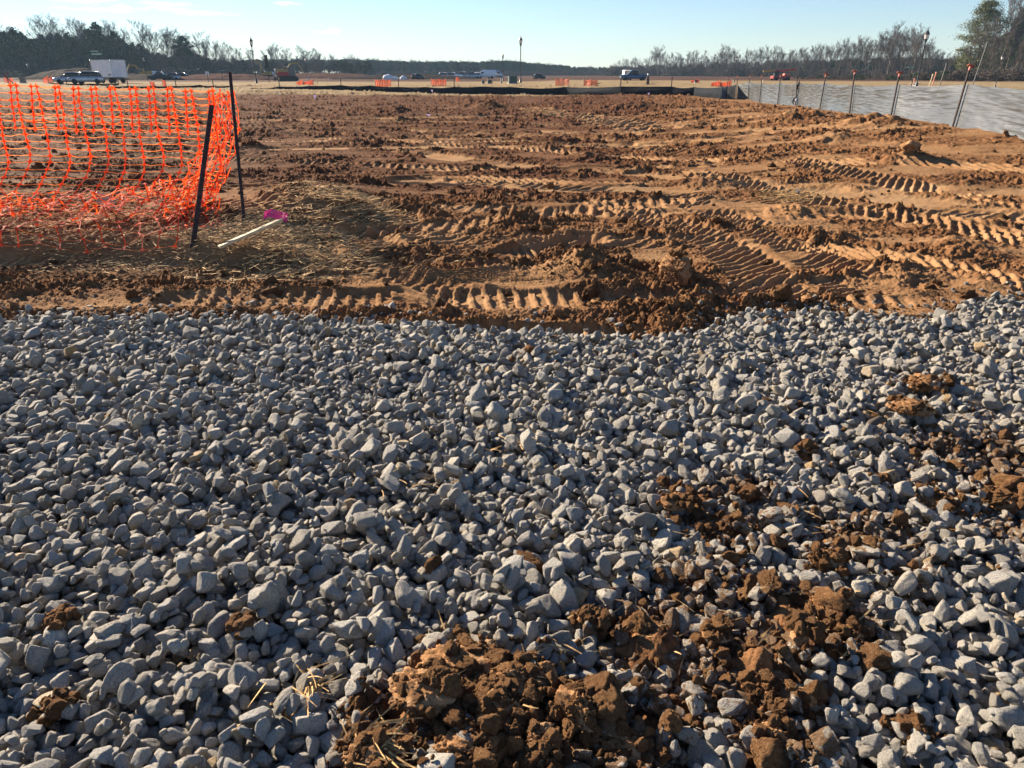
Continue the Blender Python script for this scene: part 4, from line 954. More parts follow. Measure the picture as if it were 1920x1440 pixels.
def excavator(label, loc, rz, paint, pose, s=1, slew=0):
    t = thing('excavator', label, 'excavator', loc, rz, 'excavators on the site'); t.scale = (s,)*3
    for y in (-1.2, 1.2):
        m = MB(); n = 14; pl = [(1.7+.42*math.cos(a), .45+.42*math.sin(a)) for a in np.linspace(-math.pi/2, math.pi/2, 7)]+[(-1.7+.42*math.cos(a), .45+.42*math.sin(a)) for a in np.linspace(math.pi/2, 3*math.pi/2, 7)]
        m.prism(pl, y-.28, y+.28); tk = m.build('track', 'black', t)
    m = MB(); m.box((0, 0, .62), (2.4, 1.9, .4), bev=.08); m.lathe([(.7, .8), (.7, 1.0)], n=14); m.build('undercarriage', 'steel', t)
    m = MB(); m.box((-.9, 0, 1.55), (2.6, 2.5, 1.1), bev=.12); m.box((.9, -.8, 1.4), (1.2, .8, .8), bev=.1); m.build('engine_housing', paint, t)
    m = MB(); m.box((-2.35, 0, 1.5), (.6, 2.5, 1.15), bev=.2); m.build('counterweight', 'wrap' if paint == 'yellow' else paint, t)
    m = MB(); m.box((.9, .75, 2.0), (1.3, .95, 1.7), bev=.1, taper=.9); cb = m.build('cab', paint, t)
    m = MB(); m.box((1.56, .75, 2.15), (.03, .75, 1.1)); m.box((.9, 1.235, 2.2), (.9, .03, .9)); m.box((.9, .262, 2.2), (.9, .03, .9)); m.build('cab_glass', 'glass', cb)
    (x1, z1), (x2, z2), (x3, z3) = pose
    k = Vector(((1.2+x1)/2, 0, max(1.6, z1)*.55+.9))
    def arm(name, pts, w0, w1, p):
        m = MB(); m.tube([Vector((x, 0, z)) for x, z in pts], [w0, (w0+w1)/2*1.15, w1][:len(pts)] if len(pts) > 2 else [w0, w1], 4); return m.build(name, p, t)
    arm('boom', [(1.0, 1.5), ((1.0+x1)*.5-.2, (1.5+z1)*.5+.9), (x1, z1)], .30, .22, paint); arm('stick', [(x1-.3, z1+.25), (x2, z2)], .24, .14, paint)
    m = MB(); m.tube([(1.3, .25, 1.3), ((1.0+x1)*.5, .25, (1.5+z1)*.5+.5)], .10, 6); m.tube([((1.0+x1)*.5, 0, (1.5+z1)*.5+1.25), (x1-.2, 0, z1+.55)], .09, 6); m.build('cylinders', 'steel', t)
    m = MB(); bx = [(0, 0), (.15, -.7), (-.25, -1.15), (-.8, -1.1), (-1.0, -.7), (-.55, -.2)]; m.prism([(x2+x, z2+z) for x, z in bx], -.5, .5); m.build('bucket', 'steel', t)
    return t
excavator('yellow excavator with its long boom reaching right on the red mound', at(531, 141.5, 205), R(8), 'yellow', [(5.0, 3.9), (7.4, .4), (0, 0)], .85)
excavator('yellow digger with a raised boom left of the tall lamp beside the dark banner', at(499, 147.5, 190), R(195), 'yellow', [(2.2, 5.6), (4.0, 5.0), (0, 0)], .8)
excavator('rusty excavator with folded boom just right of the white trailer', at(276, 148, 165), R(185), 'yellow', [(4.5, 3.6), (5.6, 1.3), (0, 0)], .8)
excavator('small excavator in front of the dirt bank between trailer and rusty post', at(306, 146.5, 195), R(20), 'steel', [(3.5, 3.2), (5.0, 1.2), (0, 0)], .8)
# low dark and white vehicles
D0 = [(302, 150.5, 'darkcar', 'pickup', 'black pickup truck right of the far left lamp', 190), (320, 150.2, 'silver', 'suv', 'silver car just right of the black pickup', 200), (335, 149.8, 'darkcar', 'suv', 'dark car with bright windscreen right of the silver one', 190),
      (835, 147.3, 'white', 'suv', 'leftmost white car of the far parked row', 10), (843, 147.2, 'silver', 'suv', 'second silver car of the far parked row', 170), (868, 147.5, 'white', 'pickup', 'white pickup in the far parked row left of centre', 185),
      (884, 147.7, 'silver', 'pickup', 'silver pickup next to the white pickup in the far row', 5), (894, 147.6, 'white', 'suv', 'small white car in the middle of the far row', 95), (912, 147.6, 'white', 'van', 'white van with a roof rack in the far row', 180), (928, 147.4, 'silver', 'van', 'silver van at the right end of the far row', 0),
      (1188, 151, 'bluecar', 'pickup', 'dark blue pickup behind the grass strip right of centre', 182), (1174, 150.6, 'white', 'van', 'small white van behind the dark blue pickup', 90), (784, 149, 'darkcar', 'suv', 'dark vehicle beside the orange marker left of the net square', 60), (1011, 148.5, 'darkcar', 'suv', 'small dark car right of the tall central lamp', 30)]
for px, py, pt, kd, lb, a in D0: car(lb, pt, hit(px, py), R(a), kind=kd, s={1188: .72, 1174: .6, 1011: .6, 784: .7, 302: .78, 320: .78, 335: .8}.get(px, .85))
# bulldozer
b = hit(541, 152.5); t = thing('bulldozer', 'small dozer parked at the foot of the red clay mound', 'bulldozer', b, R(190))
for y in (-.8, .8):
    m = MB(); m.prism([(1.3+.38*math.cos(a), .4+.38*math.sin(a)) for a in np.linspace(-math.pi/2, math.pi/2, 6)]+[(-1.2+.38*math.cos(a), .4+.38*math.sin(a)) for a in np.linspace(math.pi/2, 3*math.pi/2, 6)], y-.22, y+.22); m.build('track', 'black', t)
m = MB(); m.box((.6, 0, 1.0), (1.9, .9, .8), bev=.08); m.build('hood', 'redm', t); m = MB(); m.box((-.7, 0, 1.5), (1.0, 1.1, 1.4), bev=.08); m.build('cab', 'steel', t)
m = MB(); m.prism([(1.95, .1), (2.15, .15), (2.05, .6), (2.2, 1.05), (2.05, 1.05), (1.9, .6)], -1.3, 1.3); m.build('blade', 'steel', t)
# red telescopic machine behind the grey fence
b = at(1462, 153, 105); t = thing('boom_lift', 'red telescopic boom machine rising behind the grey silt fence', 'machine', b, R(6)); t.scale = (.6,)*3
m = MB(); m.box((0, 0, .95), (4.4, 1.9, .7), bev=.12); m.build('chassis', 'redm', t); m = MB(); m.box((-1.3, -.5, 1.75), (1.3, .9, 1.2), bev=.1); m.build('cab', 'black', t)
m = MB(); m.box((1.1, 0, 2.55), (5.6, .42, .45), Matrix.Rotation(-.06, 3, 'Y'), bev=.04); bm_ = m.build('boom', 'redm', t); m = MB(); m.box((-3.1, 0, 2.4), (3.0, .34, .36), Matrix.Rotation(-.06, 3, 'Y'), bev=.03); m.build('boom_section', 'yellow', t)
m = MB(); m.box((1.6, .2, 1.55), (1.6, 1.3, .6), bev=.15); m.build('engine_cover', 'cap', t)
for x in (-1.5, 1.5):
    for y in (-.95, .95): wheel(t, x, y, .55, .4)
# utility boxes
def ubox(px, by, ty, w, label, mt='greenbox', dpt=1.0):
    b = hit(px, by); D = depth(b); h = at(px, ty, D)[2]-b[2]; ww = w*D/FPX; t = thing('utility_box', label, 'utility box', b, .15)
    m = MB(); m.box((0, 0, .05), (ww*1.15, ww*dpt*1.15, .1)); m.build('pad', 'concrete', t)
    m = MB(); m.box((0, 0, .1+(h-.16)/2), (ww, ww*dpt, h-.16), bev=.02); bd = m.build('cabinet', mt, t)
    m = MB(); m.box((0, -.02, h-.03), (ww*1.06, ww*dpt*1.08, .07), bev=.02); m.build('lid', mt, t)
    m = MB(); m.box((ww*.25, -ww*dpt/2-.01, .1+h*.45), (.03, .02, h*.12)); m.build('handle', 'steel', bd)
ubox(961, 157, 143, 15, 'dark green transformer box between the two central lamps'); ubox(906, 157.5, 151, 5, 'narrow dark utility pedestal left of the striped marker'); ubox(918, 157.5, 149.5, 7, 'green utility pedestal beside the yellow marker')
ubox(940, 156.5, 145.5, 3, 'slim grey utility pedestal near the thin lamp', 'concrete'); ubox(44, 156, 145, 8, 'grey utility box in the field at the far left', 'steel'); ubox(1304, 155.5, 0+150, 4, 'dark low post box among the far orange scraps', 'black')
b = hit(1214, 158.5); t = thing('tree_stump', 'brown broken stump standing on the grass strip above the black fence', 'stump', b); m = MB(); m.tube([(0, 0, -.05), (.02, 0, .3), (-.02, 0, .6), (.02, .02, .85)], [.20, .15, .14, .09], 8); m.build('stump', 'bark', t); m = MB(); m.lathe([(.07, .85), (.09, .93), (.05, 1.0)], n=8); m.build('marker_cap', 'wrap', t)
# wrapped bundles
for px, by, w_, h_, lb in [(728, 151.5, 20, 11, 'large white plastic wrapped bundle behind the left orange net square'), (741, 151, 12, 7, 'small wrapped bundle right of the large one'), (757, 151, 14, 8, 'grey wrapped bundle at the right end of the pile')]:
    b = hit(px, by); D = depth(b); s = w_*D/FPX/2; hz_ = h_*D/FPX; V, Fc = ico(4); r = 1+.18*pn3(V*1.7+px, int(px)); P = V*r[:, None]*[s, s*.8, hz_*.62]; P[:, 2] = np.maximum(P[:, 2], -.2*hz_)
    o = bpy.data.objects.new('wrapped_bundle', np_mesh('wrapped_bundle', P, Fc, M['wrap'])); COL.objects.link(o); o.location = b+np.array([0, 0, hz_*.4]); tag(o, lb, 'bundle')
# small orange net squares
def mininet(pxs, by, ty, label, lean=0, seed=0, tall=None):
    r1 = np.random.default_rng(seed+40); P = [hit(x, by) for x in pxs]; t = thing('orange_net', label, 'safety net', P[0]); o0 = P[0]; m2 = MB()
    H_ = at(pxs[0], ty, depth(P[0]))[2]-P[0][2]
    for k, p in enumerate(P):
        if k == len(P)-1 and lean: continue
        m = MB(); hh = H_*r1.uniform(1.02, 1.2); q = p-o0; m.tube([(q[0], q[1], -.1), (q[0]+r1.normal(0, .04), q[1], hh)], .03, 5); m.build('stake', 'wood', t)
    for k in range(len(P)-1):
        a = P[k]-o0; b_ = P[k+1]-o0; L = np.linalg.norm(b_-a); n = max(3, int(L/.16)); nv = 8
        G = np.zeros((n+1, nv+1, 3))
        for i in range(n+1):
            u = i/n; top = H_*(1-lean*u**1.5-.12*math.sin(math.pi*u)*(1+r1.random()*.3))
            for j in range(nv+1): G[i, j] = a+(b_-a)*u+np.array([r1.normal(0, .015), .08*math.sin(i*.9+k), max(.03, top*(1-j/nv))])
        net_sheet(m2, G, knot_r=.05, wv=.026, wh=.026, seed=seed+k)
    me = m2.mesh('net', ['farnet', 'farnet']); o = bpy.data.objects.new('net', me); COL.objects.link(o); o.parent = t
mininet([588, 568, 557], 159.5, 149.5, 'orange net enclosure in front of the distant lamp on the red mound', .5, 1); mininet([704, 718, 733], 162.5, 149.5, 'orange net square left of centre in front of the wrapped bundles', 0, 2)
mininet([809, 822, 836], 161.5, 148.5, 'orange net square in front of the far parked cars', 0, 3); mininet([1041, 1053, 1066], 161, 147.5, 'orange net square right of the tall central lamp', 0, 4)
mininet([1094, 1106, 1119], 161.5, 149.5, 'second orange net square right of the tall central lamp', 0, 5); mininet([1310, 1296], 155.2, 149, 'faded red net scrap on the far edge of the grass', .3, 6)
mininet([1371, 1350, 1334], 162, 151, 'orange net sagging at the end of the grey silt fence', .4, 7); mininet([9, 25], 155, 145.5, 'orange net patch at the far left edge', .1, 8); mininet([100, 92, 83], 156, 142, 'tall peaked orange net scrap left of the parked cars', .4, 9)
mininet([283, 290], 163, 153, 'small orange net scrap below the far left lamp', .1, 10); mininet([306, 312], 162.5, 150, 'thin upright orange net strip right of the net scrap', .1, 11); mininet([855, 861], 152.5, 144.5, 'little orange net near the far parked row', .1, 12)
# short marker stakes
for k, (px, by, ty, mt, lb) in enumerate([(16, 157, 137, 'redm', 'red and white marker stake at the far left'), (27, 158, 137, 'black', 'leaning dark stake beside the red marker'), (1746, 165, 135, 'cap', 'orange topped wooden stake behind the grey fence'), (1741, 165, 139, 'wood', 'pale lath just left of the orange topped stake'),
                             (1760, 165, 119, 'black', 'thin black pole behind the grey fence right of the orange stake'), (1822, 164, 80, 'black', 'slim dark pole rising behind the second last fence post'), (524, 160, 146, 'wood', 'short stake with pink tip left of the dozer'), (578, 152, 144, 'wrap', 'white stake at the foot of the lamp on the red mound'), (595, 158, 146, 'wood', 'small stake right of the orange enclosure'),
                             (616, 151, 146, 'wrap', 'white peg on the red mound slope'), (770, 150.5, 141, 'cap', 'orange cone like marker left of the far dark vehicle'), (1176, 157, 152, 'black', 'short dark stake on the grass strip'), (1430, 158, 150, 'wood', 'short stake near the far lamp'), (923, 157.5, 151, 'yellow', 'yellow marker stake beside the green pedestal'), (1710, 163, 147, 'cap', 'orange marker stake under the small green sign'), (1715, 164, 156, 'concrete', 'pale bollard under the small green sign')]):
    b = hit(px, by); h = at(px, ty, depth(b))[2]-b[2]; m = MB(); w_ = .05 if mt != 'concrete' else .3; lean = .9*h if 'leaning' in lb else (.12*h if px > 1700 else 0)
    m.tube([(0, 0, -.1), (-lean if px < 100 else lean, 0, h)], [w_, w_*.8], 5); m.tube([((-lean if px < 100 else lean)*.97, 0, h*.9), ((-lean if px < 100 else lean), 0, h)], w_*1.6, 5); o = m.build('marker_stake', mt); o.location = b; tag(o, lb, 'marker stake')
# ---------------------------------------------------------------- mounds
def mound(px0, px1, by, ty, mt, label, seed, dep=14):
    a = hit(px0, by); b = hit(px1, by); c = (a+b)/2; D = depth(c); h = at((px0+px1)/2, ty, D)[2]-c[2]; L = np.linalg.norm(b-a)/2
    nu, nv = 90, 30; U, W = np.meshgrid(np.linspace(-1.25, 1.25, nu), np.linspace(-1, 1, nv), indexing='ij')
    prof = np.clip(1-np.abs(U)**2.6, 0, 1)*np.clip(1-np.abs(W)**1.8, 0, 1); x = U*L; y = W*dep
    z = h*prof*(1+.28*fbm(U*2.2+seed, W*1.5, 3, seed))+.22*fbm(x*.5, y*.5, 3, seed+2)*(prof > .02)-.25*(prof < .03)
    i = np.arange(nu-1)[:, None]*nv; j = np.arange(nv-1)[None]; F = np.stack([i+j, i+nv+j, i+nv+j+1, i+j+1], -1).reshape(-1, 4)
    o = bpy.data.objects.new('earth_mound', np_mesh('earth_mound', np.stack([x.ravel(), y.ravel(), z.ravel()], 1), F, M[mt])); COL.objects.link(o); o.location = c+np.array([0, dep*.6, 0]); d = b-a; o.rotation_euler = (0, 0, math.atan2(d[1], d[0])); tag(o, label, 'earth mound')
mound(455, 720, 147, 137.5, 'redclay', 'long red clay mound under the reaching excavator', 1); mound(610, 900, 148.5, 140, 'shadedsoil', 'earth mound in painted shade right of the red clay mound', 2, 10)  # second mound stands for the shaded side, its shade painted in
mound(45, 165, 149, 128, 'shadedsoil', 'rounded brown earth mound before the dark woods at the left', 3); mound(120, 300, 150, 138.5, 'shadedsoil', 'low earth bank behind the parked cars', 4, 10); mound(290, 500, 150, 138.5, 'redclay', 'low red dirt bank between trailer and rusty post', 5, 10)
# ---------------------------------------------------------------- trees
def bare_tree(seed, spread=1.0, lean=0):
    r1 = random.Random(seed); H = 15.0; T = MB(); Cn = MB()
    pts = []; x = y = 0
    for i in range(9):
        f = i/8; pts.append(Vector((x+lean*f*H, y, f*H*.9))); x += r1.gauss(0, .16); y += r1.gauss(0, .16)
    T.tube(pts, [.21*(1-.88*(i/8)**.8) for i in range(9)], 6)
    def grow(p, d, L, r, lv):
        q = p; dd = d.copy(); P = [p]; n = 3
        for k in range(n):
            dd = (dd+Vector((r1.gauss(0, .13), r1.gauss(0, .13), .10))).normalized(); q = q+dd*(L/n); P.append(q)
        Cn.tube(P, [max(.011, r*(1-.7*k/n)) for k in range(n+1)], 3 if lv > 0 else 4, cap=False)
        if lv >= 3: return
        m = [7, 5, 4][lv]
        for k in range(m):
            f = r1.uniform(.25, 1); i = min(int(f*n), n-1); b = P[i].lerp(P[i+1], f*n-i)
            az = r1.uniform(0, 6.28); sp = r1.uniform(.28, .60); side = Vector((math.cos(az), math.sin(az), .15)); nd = (dd*(1-sp*.6)+side*sp).normalized()
            grow(b, nd, L*r1.uniform(.34, .56), r*.45, lv+1)
    for k in range(15):
        f = r1.uniform(.28, .98); i = min(int(f*8), 7); b = pts[i].lerp(pts[i+1], f*8-i); az = k*2.4+r1.uniform(-.4, .4); el = r1.uniform(.75, 1.15)
        d = Vector((math.cos(az)*math.cos(el)*.8, math.sin(az)*math.cos(el)*.8, math.sin(el))); d.x *= spread; d.y *= spread
        grow(b, d.normalized(), H*(.46-.27*f)*r1.uniform(.8, 1.2), .095*(1.15-f*.7), 0)
    return T, Cn
def pine_tree(seed, low=.5, clumps=46, tri=42, ts=.34, rad=2.6, open_=.15):
    r1 = np.random.default_rng(seed); H = 15.0; T = MB(); Cn = MB(); pts = []; x = y = 0
    for i in range(9): f = i/8; pts.append(Vector((x, y, f*H*.96))); x += r1.normal(0, .10); y += r1.normal(0, .10)
    T.tube(pts, [.22*(1-.85*(i/8)) for i in range(9)], 7)
    V = []; F = []
    for k in range(clumps):
        f = low+(1-low)*(k+.5)/clumps; prof = (math.sin(math.pi*min(1, (f-low)/(1-low)*.85+.18)))**.7
        az = k*2.399+r1.normal(0, .4); rr = rad*prof*r1.uniform(.35, 1.12); i = min(int(f*8), 7); b = pts[i].lerp(pts[i+1], min(1, f*8-i))
        c = b+Vector((math.cos(az)*rr, math.sin(az)*rr, rr*.25+r1.normal(0, .2))); Cn.tube([b, b.lerp(c, .5)+Vector((0, 0, -.1)), c], [.06, .04, .02], 3, 0, False)
        cr = r1.uniform(.55, 1.05)*(rad/2.6)
        cc = np.array(c)+r1.normal(0, 1, (tri, 3))*[cr*.55, cr*.55, cr*.30]
        d1 = r1.normal(0, 1, (tri, 3)); d1 /= np.linalg.norm(d1, axis=1)[:, None]; d2 = r1.normal(0, 1, (tri, 3)); d2 /= np.linalg.norm(d2, axis=1)[:, None]
        s = ts*r1.uniform(.6, 1.3, (tri, 1)); o = len(V); q = np.stack([cc-d1*s, cc+d1*s, cc+d2*s*.55, cc-d2*s*.55], 1).reshape(-1, 3)
        V += [tuple(p) for p in q]; F += [(o+4*i_, o+4*i_+2, o+4*i_+1, o+4*i_+3) for i_ in range(tri)]
    Cn.add(V, F, 1); return T, Cn
bare = [bare_tree(900+k, [1, 1.3, .8, 1.1, 1.5, .9][k], [0, .02, -.03, .0, .02, .05][k]) for k in range(6)]
pines = [pine_tree(950+k, [.40, .5, .3, .45][k], 44, 42, .32, [2.3, 2.6, 2.2, 3.0][k]) for k in range(4)]
def tree_mesh_pair(T, Cn, bark, leaf): return T.mesh('trunk', [bark]), Cn.mesh('crown', leaf)
bare_m = [tree_mesh_pair(T, c, 'bark', ['twig']) for T, c in bare]; pine_m = [tree_mesh_pair(T, c, 'bark', ['bark', 'pine']) for T, c in pines]
def put_tree(name, pair, label, cat, loc, h, rz, group=None, wd=1):
    t = thing(name, label, cat, loc, rz, group); t.scale = (h/15*wd, h/15*wd, h/15)
    for nm, me in zip(('trunk', 'crown'), pair): o = bpy.data.objects.new(nm, me); COL.objects.link(o); o.parent = t
    return t
def far_at(px, D):
    d = ray(px, 150); x, y = d[0]*D, d[1]*D; return np.array([x, y, zm(x, y)])
def top_h(px, ty, p): return at(px, ty, depth(p))[2]-p[2]
rt = random.Random(77)
# left woods: sky line of the pines
lt = [(-40, 40), (0, 50), (40, 48), (60, 58), (75, 62), (95, 66), (120, 60), (140, 62), (165, 66), (190, 46), (210, 58), (235, 62), (260, 78), (285, 84), (330, 92), (352, 70), (385, 96), (430, 104), (480, 108), (560, 107), (640, 112)]
def lprof(px): return np.interp(px, [a for a, b in lt], [b for a, b in lt])
k = 0
for px in range(-60, 290, 11):
    p = far_at(px+rt.uniform(-4, 4), rt.uniform(225, 262)); h = top_h(px, lprof(px)+abs(rt.gauss(0, 7)), p); k += 1
    put_tree('pine_tree', pine_m[k % 4], 'dark green pine in the edge of the left woods', 'pine tree', p, h, rt.uniform(0, 6), 'pines of the left woods', rt.uniform(.8, 1.1))
for px, ty in [(100, 46), (118, 44), (135, 48), (158, 47), (170, 50), (182, 48), (218, 52), (228, 56), (240, 64), (252, 72), (282, 52), (297, 54), (318, 66), (330, 63), (345, 68), (362, 70), (380, 70), (392, 74), (408, 86), (420, 84), (432, 90), (446, 92), (300, 95), (270, 90), (365, 100), (400, 104), (455, 104), (475, 95), (500, 100), (512, 87), (522, 92), (541, 94), (572, 92), (578, 97), (592, 96), (603, 97), (540, 106), (560, 108), (310, 108), (340, 110), (375, 112), (420, 113), (628, 106), (660, 106), (470, 116), (505, 117), (440, 118), (590, 118), (620, 119)]:
    D = rt.uniform(240, 262) if px < 460 else rt.uniform(340, 380); p = far_at(px, D); k += 1
    put_tree('bare_tree', bare_m[k % 6], 'leafless grey tree in the left woods' if px < 460 else 'leafless tree rising over the far left tree line', 'bare tree', p, top_h(px, ty, p), rt.uniform(0, 6), 'bare trees of the left woods' if px < 460 else 'bare trees over the far tree line', rt.uniform(.95, 1.25))
p = far_at(352, 236); put_tree('pine_tree', pine_m[1], 'single round topped pine standing among the bare trees left of the tall lamp', 'pine tree', p, top_h(352, 67, p), 1, None, 1.3)
p = far_at(195, 236); put_tree('pine_tree', pine_m[0], 'tallest dark pine above the street sign in the left woods', 'pine tree', p, top_h(195, 42, p), 2, None, 1.1)
# right woods
rp = [(1150, 116), (1175, 105), (1195, 112), (1230, 94), (1260, 104), (1290, 100), (1340, 98), (1355, 91), (1385, 100), (1400, 94), (1450, 90), (1480, 96), (1500, 94), (1540, 88), (1570, 80), (1600, 76), (1625, 80), (1660, 60), (1680, 70), (1708, 64), (1730, 82), (1750, 96), (1775, 104), (1800, 98), (1840, 90), (1960, 70), (2050, 60)]
px = 1152
while px < 2020:
    D = float(np.interp(px, [1150, 1400, 1700, 1900], [330, 240, 175, 150]))*rt.uniform(.96, 1.06); p = far_at(px, D)
    ty = float(np.interp(px, [a for a, b in rp], [b for a, b in rp]))+abs(rt.gauss(0, 6)); k += 1
    put_tree('bare_tree', bare_m[k % 6], 'leafless grey brown tree in the row behind the grey silt fence' if px > 1380 else 'leafless tree in the woods right of centre', 'bare tree', p, top_h(px, ty, p), rt.uniform(0, 6), 'bare trees of the right woods' if px > 1380 else 'bare trees right of centre', rt.uniform(.85, 1.15))
    px += rt.uniform(5.5, 9.5)
for px, ty in [(1355, 90), (1232, 92), (1660, 56), (1708, 60)]:
    D = float(np.interp(px, [1150, 1400, 1700, 1900], [320, 232, 168, 145])); p = far_at(px, D)
    put_tree('bare_tree', bare_m[4], {1355: 'broad leafless tree standing highest left of the grey fence end', 1232: 'tallest leafless tree at the left end of the right woods', 1660: 'tallest leafless tree left of the leaning lamp post', 1708: 'tall leafless tree directly left of the leaning lamp post head'}[px], 'bare tree', p, top_h(px, ty, p), px, None, 1.2)
for j, (px, ty, D) in enumerate([(1815, 60, 120), (1835, 50, 118), (1850, 45, 122), (1868, 70, 112), (1885, 60, 124), (1900, 78, 110), (1915, 50, 120), (1872, -10, 138), (1880, 2, 140), (1845, 95, 105), (1895, 110, 102), (1925, 95, 104), (1800, 120, 108), (1860, 118, 100)]):
    p = far_at(px, D); put_tree('bare_tree', bare_m[(j*2+1) % 6], 'pale slender leafless tree in the thicket below the tall right pines', 'bare tree', p, top_h(px, ty, p), j, 'bare saplings below the right pines', .85)
big = [pine_tree(980+k, [.10, .25, .3][k], 130, 190, .12, [3.3, 2.6, 2.8][k]) for k in range(3)]
big_m = [tree_mesh_pair(T, c, 'bark', ['bark', 'pinel' if i == 0 else 'pine']) for i, (T, c) in enumerate(big)]
for px, ty, D, v, wd, lb in [(1822, 2, 128, 0, 1.25, 'tall yellow green pine rising highest at the right of the photo'), (1900, 8, 140, 1, 1.2, 'dark green pine cut by the right edge of the photo'), (1800, 95, 132, 0, 1.0, 'short bushy yellowish pine at the foot of the tall right pine'), (1868, 60, 145, 2, 1.3, 'dark pine half hidden between the two tall right pines'), (1955, 20, 135, 1, 1.2, 'pine just outside the right edge')]:
    p = far_at(px, D); put_tree('pine_tree', big_m[v], lb, 'pine tree', p, top_h(px, ty, p), px*.1, None, wd)
# woods behind: one mass
def both(T, c, bark, leaf):
    m = MB(); m.v = T.v+c.v; n = len(T.v); m.f = T.f+[tuple(i+n for i in f) for f in c.f]; m.m = [0]*len(T.f)+[1+q for q in c.m]; return m.mesh('wood_form', [bark]+leaf)
forms = variants('wood', [both(T, c, 'bark', ['twig']) for T, c in bare[:4]]+[both(T, c, 'bark', ['bark', 'pine']) for T, c in pines]+[both(T, c, 'bark', ['twig', 'twig' if i_ else 'pine']) for i_, (T, c) in enumerate([pine_tree(990+q, .0, 30, 46, .42, 4.5) for q in range(3)])]); P = []; Rr = []; Sc = []; Ix = []
def mass(x0, x1, n, Da, Db, prof, pinef, sink=4, wd=1.2, hmin=2):
    for _ in range(n):
        px = rt.uniform(x0, x1); D = float(Da(px) if callable(Da) else Da)+rt.uniform(0, Db); p = far_at(px, D); ty = float(prof(px))+abs(rt.gauss(0, sink)); h = top_h(px, ty, p)
        if h < .7: continue
        P.append(p-np.array([0, 0, .3])); Rr.append((0, 0, rt.uniform(0, 6))); Sc.append((h/15*wd, h/15*wd, h/15)); Ix.append(rt.choice([8, 9, 9, 10, 10]) if wd > 2.5 else rt.randrange(4, 8) if rt.random() < pinef(px) else rt.randrange(0, 4))
mass(-260, 470, 620, 255, 70, lambda x: lprof(x)+8, lambda x: .85 if x < 280 else .45, 12)
mass(-260, 700, 330, 250, 40, lambda x: 104+.01*x, lambda x: .5, 12, 1.6)
mass(450, 760, 260, 390, 120, lambda x: np.interp(x, [450, 560, 640, 760], [110, 108, 110, 113])+1, lambda x: .8, 2)
mass(640, 1180, 1000, lambda x: np.interp(x, [640, 800, 1000, 1180], [395, 385, 385, 400]), 110, lambda x: np.interp(x, [640, 720, 800, 900, 950, 1000, 1050, 1090, 1180], [109, 112, 114, 114, 112, 117, 120, 124, 125]), lambda x: .85, 3)
mass(1140, 2100, 800, lambda x: np.interp(x, [1150, 1400, 1700, 1900], [345, 255, 190, 160]), 60, lambda x: np.interp(x, [1150, 1300, 1500, 1700, 1800, 2000], [122, 116, 112, 104, 110, 100]), lambda x: .15 if x < 1500 else .35, 6, 1.3)
mass(1140, 2100, 450, lambda x: np.interp(x, [1150, 1400, 1700, 1900], [345, 255, 190, 160])*1.1, 60, lambda x: 128, lambda x: .7, 6, 2.2)
mass(-260, 470, 520, 222, 40, lambda x: 128, lambda x: .9, 5, 2.6)
mass(450, 760, 200, 380, 60, lambda x: 134, lambda x: .9, 3, 2.6)
mass(640, 1180, 520, lambda x: np.interp(x, [640, 800, 1000, 1180], [390, 375, 375, 385]), 40, lambda x: 131, lambda x: .9, 2, 2.6)
mass(1140, 2100, 620, lambda x: np.interp(x, [1150, 1400, 1700, 1900], [330, 242, 178, 152]), 40, lambda x: 124, lambda x: .45, 6, 2.6)
mass(1490, 2150, 330, lambda x: np.interp(x, [1490, 1700, 1900, 2150], [125, 104, 92, 86]), 22, lambda x: np.interp(x, [1490, 1700, 1800, 2100], [138, 132, 126, 116]), lambda x: .3, 5, 2.6)
n = len(P); scatter('woodland', P, Rr, Sc, Ix, forms, {'tint': np.zeros(n)}, 'continuous dark woods along the horizon behind the nearer trees', 'woods')
# ---------------------------------------------------------------- light, sky, air
SUN_AZ, SUN_EL = R(-49), R(23)      # azimuth from the view direction, to the left and ahead
sd = Vector((math.sin(SUN_AZ)*math.cos(SUN_EL), math.cos(SUN_AZ)*math.cos(SUN_EL), math.sin(SUN_EL)))
sl = bpy.data.lights.new('sun', 'SUN'); sl.energy = 5.0; sl.angle = R(.55); sl.color = (1, .86, .68)
so = bpy.data.objects.new('sun', sl); COL.objects.link(so); so.rotation_euler = (-sd).to_track_quat('-Z', 'Y').to_euler(); so.location = sd*60
w = bpy.data.worlds.new('World'); scene.world = w; w.use_nodes = True; nt = w.node_tree; bg = nt.nodes['Background']
sky = nt.nodes.new('ShaderNodeTexSky'); sky.sky_type = 'NISHITA'; sky.sun_disc = False; sky.sun_elevation = SUN_EL; sky.sun_rotation = SUN_AZ
sky.air_density = 1.0; sky.dust_density = .0; sky.ozone_density = 1.6; sky.altitude = 0
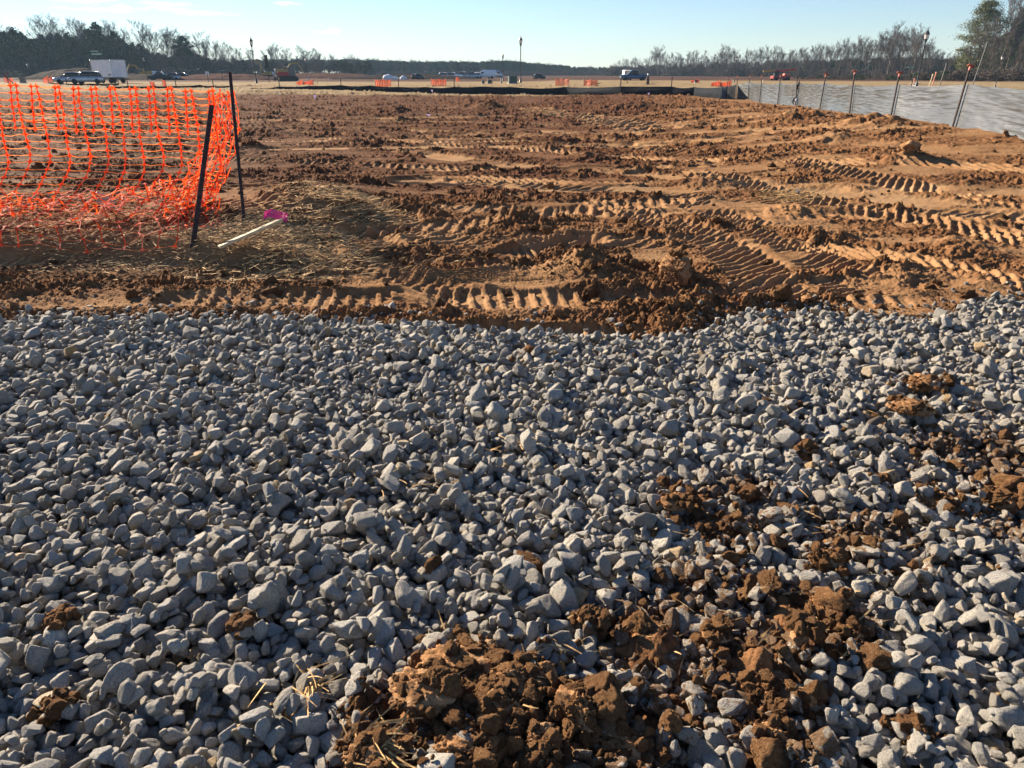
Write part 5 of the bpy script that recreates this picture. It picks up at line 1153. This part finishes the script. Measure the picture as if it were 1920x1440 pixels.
# thin wisps of cloud, placed by direction
tc = nt.nodes.new('ShaderNodeTexCoord'); col = sky.outputs[0]
mp = nt.nodes.new('ShaderNodeMapping'); mp.inputs['Scale'].default_value = (9, 9, 60); nt.links.new(tc.outputs['Generated'], mp.inputs[0])
nn = nt.nodes.new('ShaderNodeTexNoise'); nn.inputs['Scale'].default_value = 2.0; nn.inputs['Detail'].default_value = 6; nn.inputs['Roughness'].default_value = .65; nt.links.new(mp.outputs[0], nn.inputs['Vector'])
tot = None
for px, py, wx, wz, k in [(612, 57, .020, .0042, 1.0), (598, 54, .012, .003, .8), (540, 7, .02, .003, .8), (215, 14, .09, .006, .45), (360, 25, .06, .004, .25), (230, 4, .1, .004, .3)]:
    d = Vector(ray(px, py)).normalized()
    sub = nt.nodes.new('ShaderNodeVectorMath'); sub.operation = 'SUBTRACT'; sub.inputs[1].default_value = d; nt.links.new(tc.outputs['Generated'], sub.inputs[0])
    sc = nt.nodes.new('ShaderNodeVectorMath'); sc.operation = 'MULTIPLY'; sc.inputs[1].default_value = (1/wx, 1/wx, 1/wz); nt.links.new(sub.outputs[0], sc.inputs[0])
    ln = nt.nodes.new('ShaderNodeVectorMath'); ln.operation = 'LENGTH'; nt.links.new(sc.outputs[0], ln.inputs[0])
    g = mth(nt, 'MULTIPLY', mth(nt, 'SUBTRACT', 1.0, ln.outputs['Value'], True), k)
    tot = g if tot is None else mth(nt, 'MAXIMUM', tot, g)
mr = nt.nodes.new('ShaderNodeMapRange'); mr.inputs[1].default_value = .42; mr.inputs[2].default_value = .62; nt.links.new(nn.outputs['Fac'], mr.inputs[0])
fac = mth(nt, 'MULTIPLY', tot, mr.outputs[0], True)
col = mixc(nt, fac, col, (34, 34, 34))
col = mixc(nt, 1.0, col, (.84, .95, 1.17), 'MULTIPLY')
nt.links.new(col, bg.inputs['Color']); bg.inputs['Strength'].default_value = .044
# air
top = 34
vb = MB(); vb.box((0, 420, top/2-1.5), (2400, 2600, top+3)); hz = vb.build('haze', [])
hm = bpy.data.materials.new('air'); hm.use_nodes = True; hn = hm.node_tree; hn.nodes.remove(hn.nodes['Principled BSDF'])
pv = hn.nodes.new('ShaderNodeVolumePrincipled'); pv.inputs['Color'].default_value = (.50, .74, 1, 1); pv.inputs['Density'].default_value = .00022; pv.inputs['Anisotropy'].default_value = .0
hn.links.new(pv.outputs[0], hn.nodes['Material Output'].inputs['Volume']); hz.data.materials.append(hm); tag(hz, 'thin blue haze over the far woods', kind='stuff')
vs = scene.view_settings; vs.view_transform = 'Standard'; vs.look = 'None'; vs.exposure = 1.6; vs.gamma = 1
scene.cycles.volume_bounces = 0; scene.cycles.max_bounces = 6; scene.cycles.transparent_max_bounces = 8
scene.cycles.use_denoising = True
